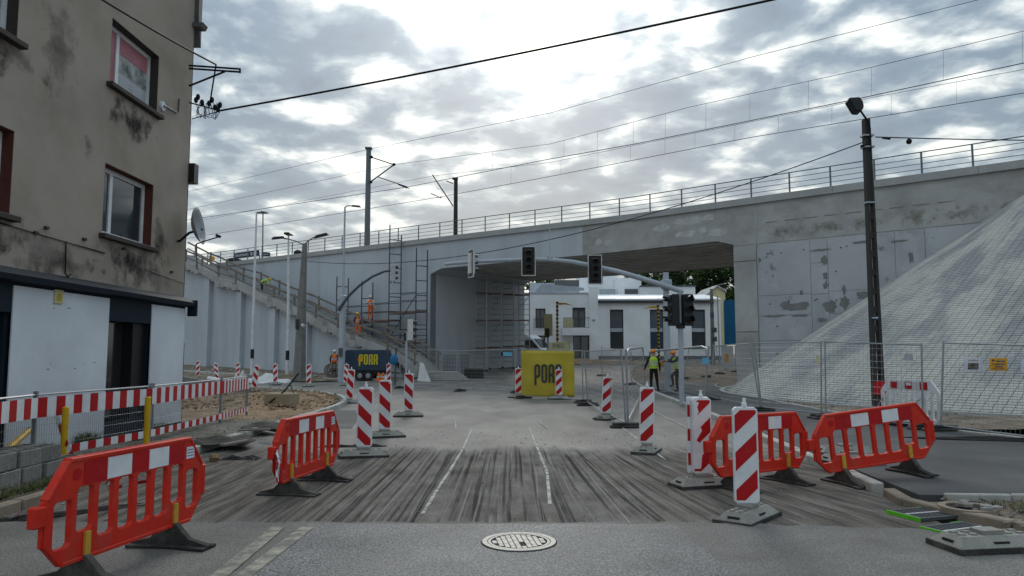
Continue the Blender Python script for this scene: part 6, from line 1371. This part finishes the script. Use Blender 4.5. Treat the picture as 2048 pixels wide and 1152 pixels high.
# van beyond the bridge
p = gy(1075, 700, 64); p.z = G(64); t = thing('delivery_van', 'white delivery van parked beside the white building', 'van', p, R(-28))
m = MB(); m.prism([(1.0, -1, .45), (1.0, -1, 1.15), (.75, -1, 1.28), (.05, -1, 2.05), (-.6, -1, 2.45), (-4.2, -1, 2.45), (-4.2, -1, .45)], (0, 2, 0)); m.build('body', M['vanwhite'], t, bevel=.08)
MB().prism([(.745, -.85, 1.32), (.745, .85, 1.32), (.08, .8, 2.05), (.08, -.8, 2.05)], (.03, 0, .03)).build('windscreen', M['glass'], t)
MB().prism([(.55, -1.01, 1.3), (-.05, -1.01, 1.95), (-.7, -1.01, 1.95), (-.7, -1.01, 1.3)], (0, .02, 0)).build('side_window', M['glass'], t)
for x in (.25, -3.2):
    for y in (-1.02, .82): w_ = MB().lathe([(.33, 0), (.34, .03), (.34, .17), (.33, .2)], (x, y, .34), 16, ax='y').build('wheel', M['black'], t); MB().lathe([(.18, -.01), (.14, -.02)], (x, y, .34), 12, ax='y').build('rim', M['steel'], w_)
for y in (-.85, .6): MB().box((.96, y, .85), (1.02, y + .25, 1.08)).build('headlight', M['silver'], t)
MB().box((.985, -.5, .75), (1.02, .5, 1.05)).build('grille', M['black'], t)
MB().box((.3, -1.25, 1.3), (.42, -1.02, 1.55)).build('mirror', M['black'], t)
# sky blue sign plate on the fence near the pier
flat_on([(1404, 727), (1417, 730), (1418, 716), (1405, 715)], 23.35, M['skyblue'], 'fence_plate', 'pale blue plastic scrap caught on the mesh fence', 'plastic')
flat_on([(1006, 712), (1024, 712), (1024, 705), (1006, 704)], 31.4, M['skyblue'], 'fence_plate', 'pale blue plate hanging beside the scaffold tower', 'plate')
flat_on([(1002, 712), (1010, 712), (1010, 704), (1002, 704)], 31.45, M['black'], 'fence_plate', 'black box hanging beside the scaffold tower', 'box')
# ================================================================ PLATFORM signs behind the railing
def sign(pts, off, lb, bars, low):
    P_ = [on(*q, off) for q in pts]; t = thing('station_sign', lb, 'sign', (P_[0].x, P_[0].y, 9.4)); n = n2 * .08
    MB().prism(P_, n).build('panel', M['navysign'], t, world=True)
    for q in (0, 1): MB().tube([Vector((P_[q].x, P_[q].y, 9.3)), P_[q] + n], .05, 6).build('post', M['dsteel'], t, world=True)
    for (u0, u1, v0, v1) in bars:
        f = lambda u, v: P_[0].lerp(P_[1], u).lerp(P_[3].lerp(P_[2], u), v) - n2 * .012
        MB().prism([f(u0, v0), f(u1, v0), f(u1, v1), f(u0, v1)], n2 * .008).build('lettering', M['silver'], t, world=True)
r = random.Random(2)
sign([(469, 517), (518, 511), (517, 500), (468, 507)], 5.5, 'long navy station name sign on the platform', [(.06 + k * .05, .06 + k * .05 + .03, .28, .62 + r.uniform(0, .12)) for k in range(11)] + [(.68, .74, .2, .8), (.78, .80, .2, .8)], 9.4)
sign([(524, 513), (539, 513), (539, 505), (524, 504)], 7.0, 'short navy sign on the platform beside the long one', [(.12 + k * .16, .2 + k * .16, .3, .7) for k in range(5)], 9.4)
a = on(424, 517, .0); t = thing('railing_sign', 'small amber sign on the bridge railing near the stair head', 'sign', a); MB().prism([on(418, 521, -.05), on(429, 521, -.05), on(429, 513, -.05), on(418, 513, -.05)], n2 * .02).build('panel', M['amber'], t, world=True)
def lamp2(px, yt, off, lb):
    p = on(px, 515, off); T = on(px, yt, off); t = thing('platform_lamp', lb, 'platform lamp', (p.x, p.y, 9.3)); MB().tube([Vector((p.x, p.y, 9.3)), T], .06, 8).build('post', M['zinc'], t, world=True); MB().prism([T + Vector((-.7, 0, -.02)), T + Vector((.5, 0, -.02)), T + Vector((.4, 0, .12)), T + Vector((-.3, 0, .12))], (0, .3, 0)).build('lamp_head', M['zinc'], t, world=True)
lamp2(526, 426, 6.5, 'slim platform lamp with flat head behind the railing')
for px, w_, lb in ((460, 1.0, 'dark bundle lying on the platform edge near the station sign'), (588, .5, 'dark sack lying on the coping beside the white lamp')):
    q = Q(s_at(px, 515), .35, 9.7); tag(MB().ball((0, 0, 0), (w_ * .7, .3, .32), 10).ball((w_ * .4, .05, .0), (w_ * .4, .25, .22), 8).build('dark_bundle', M['felt']), lb, 'bundle').location = q
# ================================================================ STREET DETAILS
c0 = gz(1038, 1084, .034); mh = thing('manhole_cover', 'round cast iron manhole cover in the smooth asphalt', 'manhole cover', (c0.x, c0.y, .034), R(8))
def ringm(r0, r1, z0, z1, n=48):
    m = MB(); q = lambda r, a, z: (r * math.cos(a), r * math.sin(a), z)
    for i in range(n):
        a, b = 2 * math.pi * i / n, 2 * math.pi * (i + 1) / n
        m.quad(q(r0, a, z1), q(r1, a, z1), q(r1, b, z1), q(r0, b, z1)); m.quad(q(r1, a, z1), q(r1, a, z0), q(r1, b, z0), q(r1, b, z1)); m.quad(q(r0, a, z0), q(r0, a, z1), q(r0, b, z1), q(r0, b, z0))
    return m
ringm(.318, .329, -.02, .002).build('gap', M['pit'], mh); ringm(.275, .318, -.02, .010).build('frame', M['iron'], mh); MB().lathe([(.27, -.02), (.27, .003)], n=48).build('cover', M['pit'], mh)
ringm(.245, .268, -.02, .009).build('rim', M['iron'], mh)
bw2 = .046; row = 0; x = -.235
while x < .235:
    L_ = math.sqrt(max(0, .24 ** 2 - max(abs(x), abs(x + bw2)) ** 2)) * .99; y = -L_
    while y < L_ - .03:
        y2 = min(y + (.135 if (row % 2 == 0 or y > -L_ + .01) else .07), L_)
        if not (abs((y + y2) / 2 + .10) < .03 and abs(x) < .06): MB().box((x + .004, y + .004, .0), (x + bw2 - .004, y2 - .004, .0085)).build('stud', M['iron'], mh)
        y = y2
    x += bw2; row += 1
def drain(px, py, rz, lb):
    c = gz(px, py, .02); t = thing('drain_grate', lb, 'drain grate', (c.x, c.y, .012), rz, 'green taped drains'); MB().box((-.26, -.2, -.02), (.26, .2, .004)).build('well', M['pit'], t)
    for a in ((-.28, -.21, -.25, .21), (.25, -.21, .28, .21), (-.25, -.21, .25, -.18), (-.25, .18, .25, .21)): MB().box((a[0], a[1], 0), (a[2], a[3], .03)).build('frame', M['dsteel'], t)
    for i in range(9): x = -.22 + i * .055; MB().box((x - .012, -.18, .004), (x + .012, .18, .026)).build('bar', M['dsteel'], t)
    MB().box((-.25, -.012, .026), (.25, .012, .032)).build('rib', M['silver'], t); MB().box((-.292, -.21, -.01), (-.281, .21, .034)).build('green_tape', M['green'], t); MB().box((.12, .211, .0), (.26, .217, .033)).build('green_tape', M['green'], t)
drain(1850, 1029, R(18), 'drain grate edged with green tape below the old kerb'); drain(1925, 1062, R(22), 'drain grate edged with green tape beside the loose pale foot')
oc = gz(1935, 1012, .1); t = thing('open_shaft', 'open shaft rim choked with rubble in the dirt verge', 'shaft', (oc.x, oc.y, .09)); ringm(.2, .27, -.05, .008, 24).build('rim', M['oldkerb'], t); MB().lathe([(.2, -.05), (.2, -.01)], n=20).build('hole', M['pit'], t)
for k in range(10): a = random.uniform(0, 6.28); r_ = random.uniform(0, .28); MB().ball((r_ * math.cos(a), r_ * math.sin(a), .02), (random.uniform(.03, .08), random.uniform(.03, .06), .03), 6).build('stone', M['stone'], t)
# low plate wall, concrete block with bar, tarps, mats
q0, q1 = gz(340, 776, .1), gz(492, 786, .1); t = thing('low_wall', 'low grey concrete upstand between the footway and the side street', 'wall', q0); zt0, zt1 = gy(340, 750, q0.y).z, gy(492, 772, q1.y).z
MB().prism([q0, q1, Vector((q1.x, q1.y, zt1)), Vector((q0.x, q0.y, zt0))], (.03, .18, 0)).build('upstand', M['greypole'], t, world=True)
c0 = gz(555, 806, .2); t = thing('concrete_block', 'square sandy concrete block sunk in the sand heap', 'block', (c0.x, c0.y, .12), R(-12)); MB().box((-.45, 0, 0), (.40, .6, .36)).build('block', M['wood'] if False else mat('sandy_concrete', (.33, .27, .19), 3, .9, .4, 40), t, bevel=.03)
MB().tube([(-.25, -.05, .08), (.15, .1, .42), (.5, .3, .95)], .025, 6).build('iron_bar', M['cable'], t); MB().tube([(.3, .2, .6), (.46, .1, .38)], .015, 6).build('iron_bar', M['cable'], t)
def crumple(name, c, rx, ry, h, m, lb, cat, seed, rz=0.0, n=22):
    r = random.Random(seed); mb = MB(); ph = [r.uniform(0, 6) for _ in range(6)]
    for i in range(n + 1):
        for j in range(n + 1):
            u, v = i / n * 2 - 1, j / n * 2 - 1; e = max(abs(u), abs(v)); k = 1 - e ** 4
            z = h * k * (.45 + .3 * math.sin(u * 5 + ph[0] + v * 2) + .25 * math.sin(v * 7 + ph[1] - u * 3) + r.uniform(-.1, .1)); x = u * rx * (1 + .12 * math.sin(v * 4 + ph[2])); y = v * ry * (1 + .15 * math.sin(u * 5 + ph[3])); mb.v.append(Vector((x, y, max(.004, z))))
    for i in range(n):
        for j in range(n): a = i * (n + 1) + j; mb.f.append((a, a + n + 1, a + n + 2, a + 1)); mb.m.append(0)
    o = mb.build(name, m, fix=False, smooth=True); o.location = c; o.rotation_euler = (0, 0, rz); s_ = o.modifiers.new('thick', 'SOLIDIFY'); s_.thickness = .012; return tag(o, lb, cat)
crumple('tarpaulin', ge(530, 766, .02), 1.25, .6, .55, M['tarp'], 'white tarpaulin spread on the dirt beside the guide boards', 'tarpaulin', 1)
crumple('white_sack', ge(480, 764, .02), .35, .3, .7, M['tarp'], 'toppled white sack beside a guide board', 'sack', 2)
o = tag(MB().tube([ge(418, 757, .15), ge(440, 762, .18), ge(470, 764, .12)], .14, 10).build('plastic_pipe', M['tarp']), 'length of white pipe lying in the dirt under a tilted board', 'pipe')
crumple('rubber_mat', gz(445, 881, .13), .5, .6, .07, M['felt'], 'black bitumen mat draped over the kerb by the fence end', 'mat', 3, .3)
crumple('rubber_mat', gz(530, 852, .13), .4, .8, .08, M['felt'], 'black bitumen mat lying beside the sand heap', 'mat', 4, .2)
crumple('rubber_mat', gz(480, 918, .008), .28, .12, .06, M['felt'], 'small black scrap of felt on the dark asphalt strip', 'mat', 5)
crumple('rubber_mat', gz(705, 893, .008), .55, .10, .05, M['felt'], 'black felt strip behind the small red barrier', 'mat', 6, .1)
crumple('rubber_mat', gz(80, 1035, .008), .9, .09, .05, M['felt'], 'black felt strip in the gutter of the near kerb', 'mat', 7, .75)
crumple('rubber_mat', gz(2000, 880, .11), 1.4, .15, .06, M['felt'], 'dark strip lying along the walkway edging', 'mat', 8, -.3)
for i, (px, py, l) in enumerate(((508, 862, .6), (470, 888, .7), (540, 868, .5))): tag(MB().box((-l / 2, -.05, 0), (l / 2, .05, .04)).build('timber_offcut', M['wood'], bevel=.005), ('pale timber offcut lying across the kerb beside the black mat', 'timber offcut lying by the fence end on the footway edge', 'short timber offcut lying near the sand heap')[i], 'timber').location = gz(px, py, .145); C.objects[-1].rotation_euler = (0, 0, .3 + i)
ob = tag(MB().ball((0, 0, 0), (.09, .08, .07), 8).build('sandstone', M['sand']), 'small sandy stone on the dark asphalt by the kerb', 'stone'); ob.location = gz(428, 915, .06)
# hollow block stack on the near footway
blk = MB()
blk.box((-.19, -.12, 0), (.19, -.095, .19)); blk.box((-.19, .095, 0), (.19, .12, .19))
for x in (-.19, -.0125, .165): blk.box((x, -.095, 0), (x + .025, .095, .19))
pb = blk.build('hollow_block', M['block'], bevel=.004); first = True
base = Vector((-5.95, 8.75, .1)); i = 0
for lv in range(2):
    for a in range(2):
        for b in range(5 if lv == 0 else 4):
            o = pb if first else pb.copy()
            if not first: C.objects.link(o)
            first = False; o.location = base + Vector((-.27 * a + random.uniform(-.02, .02) - .05 * lv, -.42 + .42 * b + random.uniform(-.02, .02), .194 * lv)); o.rotation_euler = (0, 0, R(90) + random.uniform(-.08, .08))
            tag(o, 'grey hollow concrete block in the %s layer of the stack on the footway' % ('lower', 'upper')[lv], 'concrete block', 'hollow blocks in the %s layer' % ('lower', 'upper')[lv])
# rubble, grit and tufts
def scatter(name, n, area, rmin, rmax, m, seed, z=.0, keep=None, flat=.6):
    r = random.Random(seed); mb = MB()
    for _ in range(n):
        x, y = area(r)
        if keep and not keep(x, y): continue
        s = r.uniform(rmin, rmax) * (r.random() ** 1.5 + .35); a = r.uniform(0, 6.28); ca, sa = math.cos(a), math.sin(a); i = len(mb.v); zz_ = (z(x, y) if callable(z) else z) + G(y)
        for q in ((1, 0, 0), (0, 1, 0), (-1, 0, 0), (0, -1, 0), (0, 0, 1), (0, 0, -1)):
            q = [c * s * r.uniform(.7, 1.3) for c in q]; mb.v.append(Vector((x + q[0] * ca - q[1] * sa, y + q[0] * sa + q[1] * ca, zz_ + q[2] * flat + s * .2)))
        for f in ((0, 1, 4), (1, 2, 4), (2, 3, 4), (3, 0, 4), (1, 0, 5), (2, 1, 5), (3, 2, 5), (0, 3, 5)): mb.f.append(tuple(i + k for k in f)); mb.m.append(0)
    return tag(mb.build(name, m, fix=False), kind='stuff')
def lab(o, l, c): return tag(o, l, c)
lab(scatter('grit', 1500, lambda r: (r.gauss(-.3, 2.9), r.uniform(7.4, 16)), .004, .016, M['stone'], 1, .008, lambda x, y: -5.1 < x < 4.2), 'loose grit scattered over the milled road', 'grit')
lab(scatter('rubble', 900, lambda r: (r.uniform(4.6, 9.5), r.uniform(6.9, 8.3)), .008, .04, M['stone'], 2, .07), 'loose stones in the dirt verge beside the drains', 'rubble')
lab(scatter('gravel', 1500, lambda r: (r.uniform(8.8, 19), r.uniform(12, 26)), .012, .06, M['stone'], 3, .1, lambda x, y: (x - CC.x) ** 2 + (y - CC.y) ** 2 > (CR + .3) ** 2 and y > 16.6 - (x - 9) * .42 if x < 15 else False), 'stones in the dirt strip at the toe of the paved slope', 'gravel')
lab(scatter('clods', 1600, lambda r: (r.uniform(-12, -5.5), r.uniform(20, 33)), .015, .075, M['sand'], 4, .16, in_island), 'sandy clods on the heap inside the curved kerb', 'clods')
lab(scatter('debris', 1500, lambda r: (r.uniform(-26, -8), r.uniform(38, 56)), .03, .14, M['stone'], 5, .0, lambda x, y: y > 44.5 - (x + 8) * .62 and y < 48 - (x + 8) * .72), 'construction rubble along the foot of the stair wall', 'rubble')
lab(scatter('gutter_grit', 900, lambda r: (-5.12 + r.gauss(0, .14), r.uniform(6, 20)), .005, .022, M['stone'], 6, .006, lambda x, y: x > -5.16), 'grit collected along the left kerb', 'grit')
lab(scatter('footway_debris', 900, lambda r: (r.uniform(-7.3, -5.4), r.uniform(7, 19)), .006, .025, M['stone'], 7, .1), 'crumbs of mortar and stone on the left footway', 'debris')
lab(scatter('yard_debris', 500, lambda r: (r.uniform(2, 13), r.uniform(60, 68)), .04, .16, M['stone'], 8, .0), 'stones and rubble in front of the white building', 'rubble')
def tuft(c, rad, n, h, seed, lb):
    r = random.Random(seed); mb = MB()
    for _ in range(n):
        a = r.uniform(0, 6.28); d = r.random() ** .6 * rad; x, y = d * math.cos(a), d * math.sin(a); b = r.uniform(0, 6.28); l = h * r.uniform(.5, 1.1); w = .006; t = Vector((math.cos(b), math.sin(b), 0)); s = Vector((-t.y, t.x, 0)) * w; p = Vector((x, y, 0)); q = p + t * l * .25 + Vector((0, 0, l * .6)); e = p + t * l * .6 + Vector((0, 0, l * .85))
        mb.quad(p - s, p + s, q + s * .7, q - s * .7); mb.quad(q - s * .7, q + s * .7, e)
    o = mb.build('grass_tuft', M['grass'], fix=False); o.location = c; return tag(o, lb, 'weeds')
tuft((-7.2, 12.7, .1), .22, 380, .28, 1, 'weed clump at the foot of the wide white board'); tuft((-7.2, 11.6, .1), .2, 260, .22, 2, 'low weeds growing below the wide board near the yellow post'); tuft((-7.2, 15.4, .1), .2, 200, .18, 3, 'weeds at the foot of the narrow white board'); tuft((-6.9, 13.6, .1), .25, 200, .15, 4, 'weeds growing beneath the shop window')
gm = MB(); r = random.Random(9)
for _ in range(4200):
    y = r.uniform(7.3, 11.5); x = -5.42 - abs(r.gauss(0, .22)); b = r.uniform(0, 6.28); l = r.uniform(.03, .10); t = Vector((math.cos(b), math.sin(b), 0)); s = Vector((-t.y, t.x, 0)) * .004; p = Vector((x, y, .1)); gm.quad(p - s, p + s, p + t * l * .6 + Vector((0, 0, l * .8)))
tag(gm.build('kerb_grass', M['grass'], fix=False), 'thin dry grass growing along the near footway kerb', 'grass', kind='stuff')
gm = MB()
for _ in range(2600):
    x = r.uniform(5.0, 8.5); y = 7.35 + r.gauss(0, .22) - (x - 6.5) * .2; b = r.uniform(0, 6.28); l = r.uniform(.02, .08); t = Vector((math.cos(b), math.sin(b), 0)); s = Vector((-t.y, t.x, 0)) * .004; p = Vector((x, y, .09)); gm.quad(p - s, p + s, p + t * l * .6 + Vector((0, 0, l * .8)))
tag(gm.build('verge_grass', M['grass'], fix=False), 'dry sparse grass in the dirt verge by the drains', 'grass', kind='stuff')
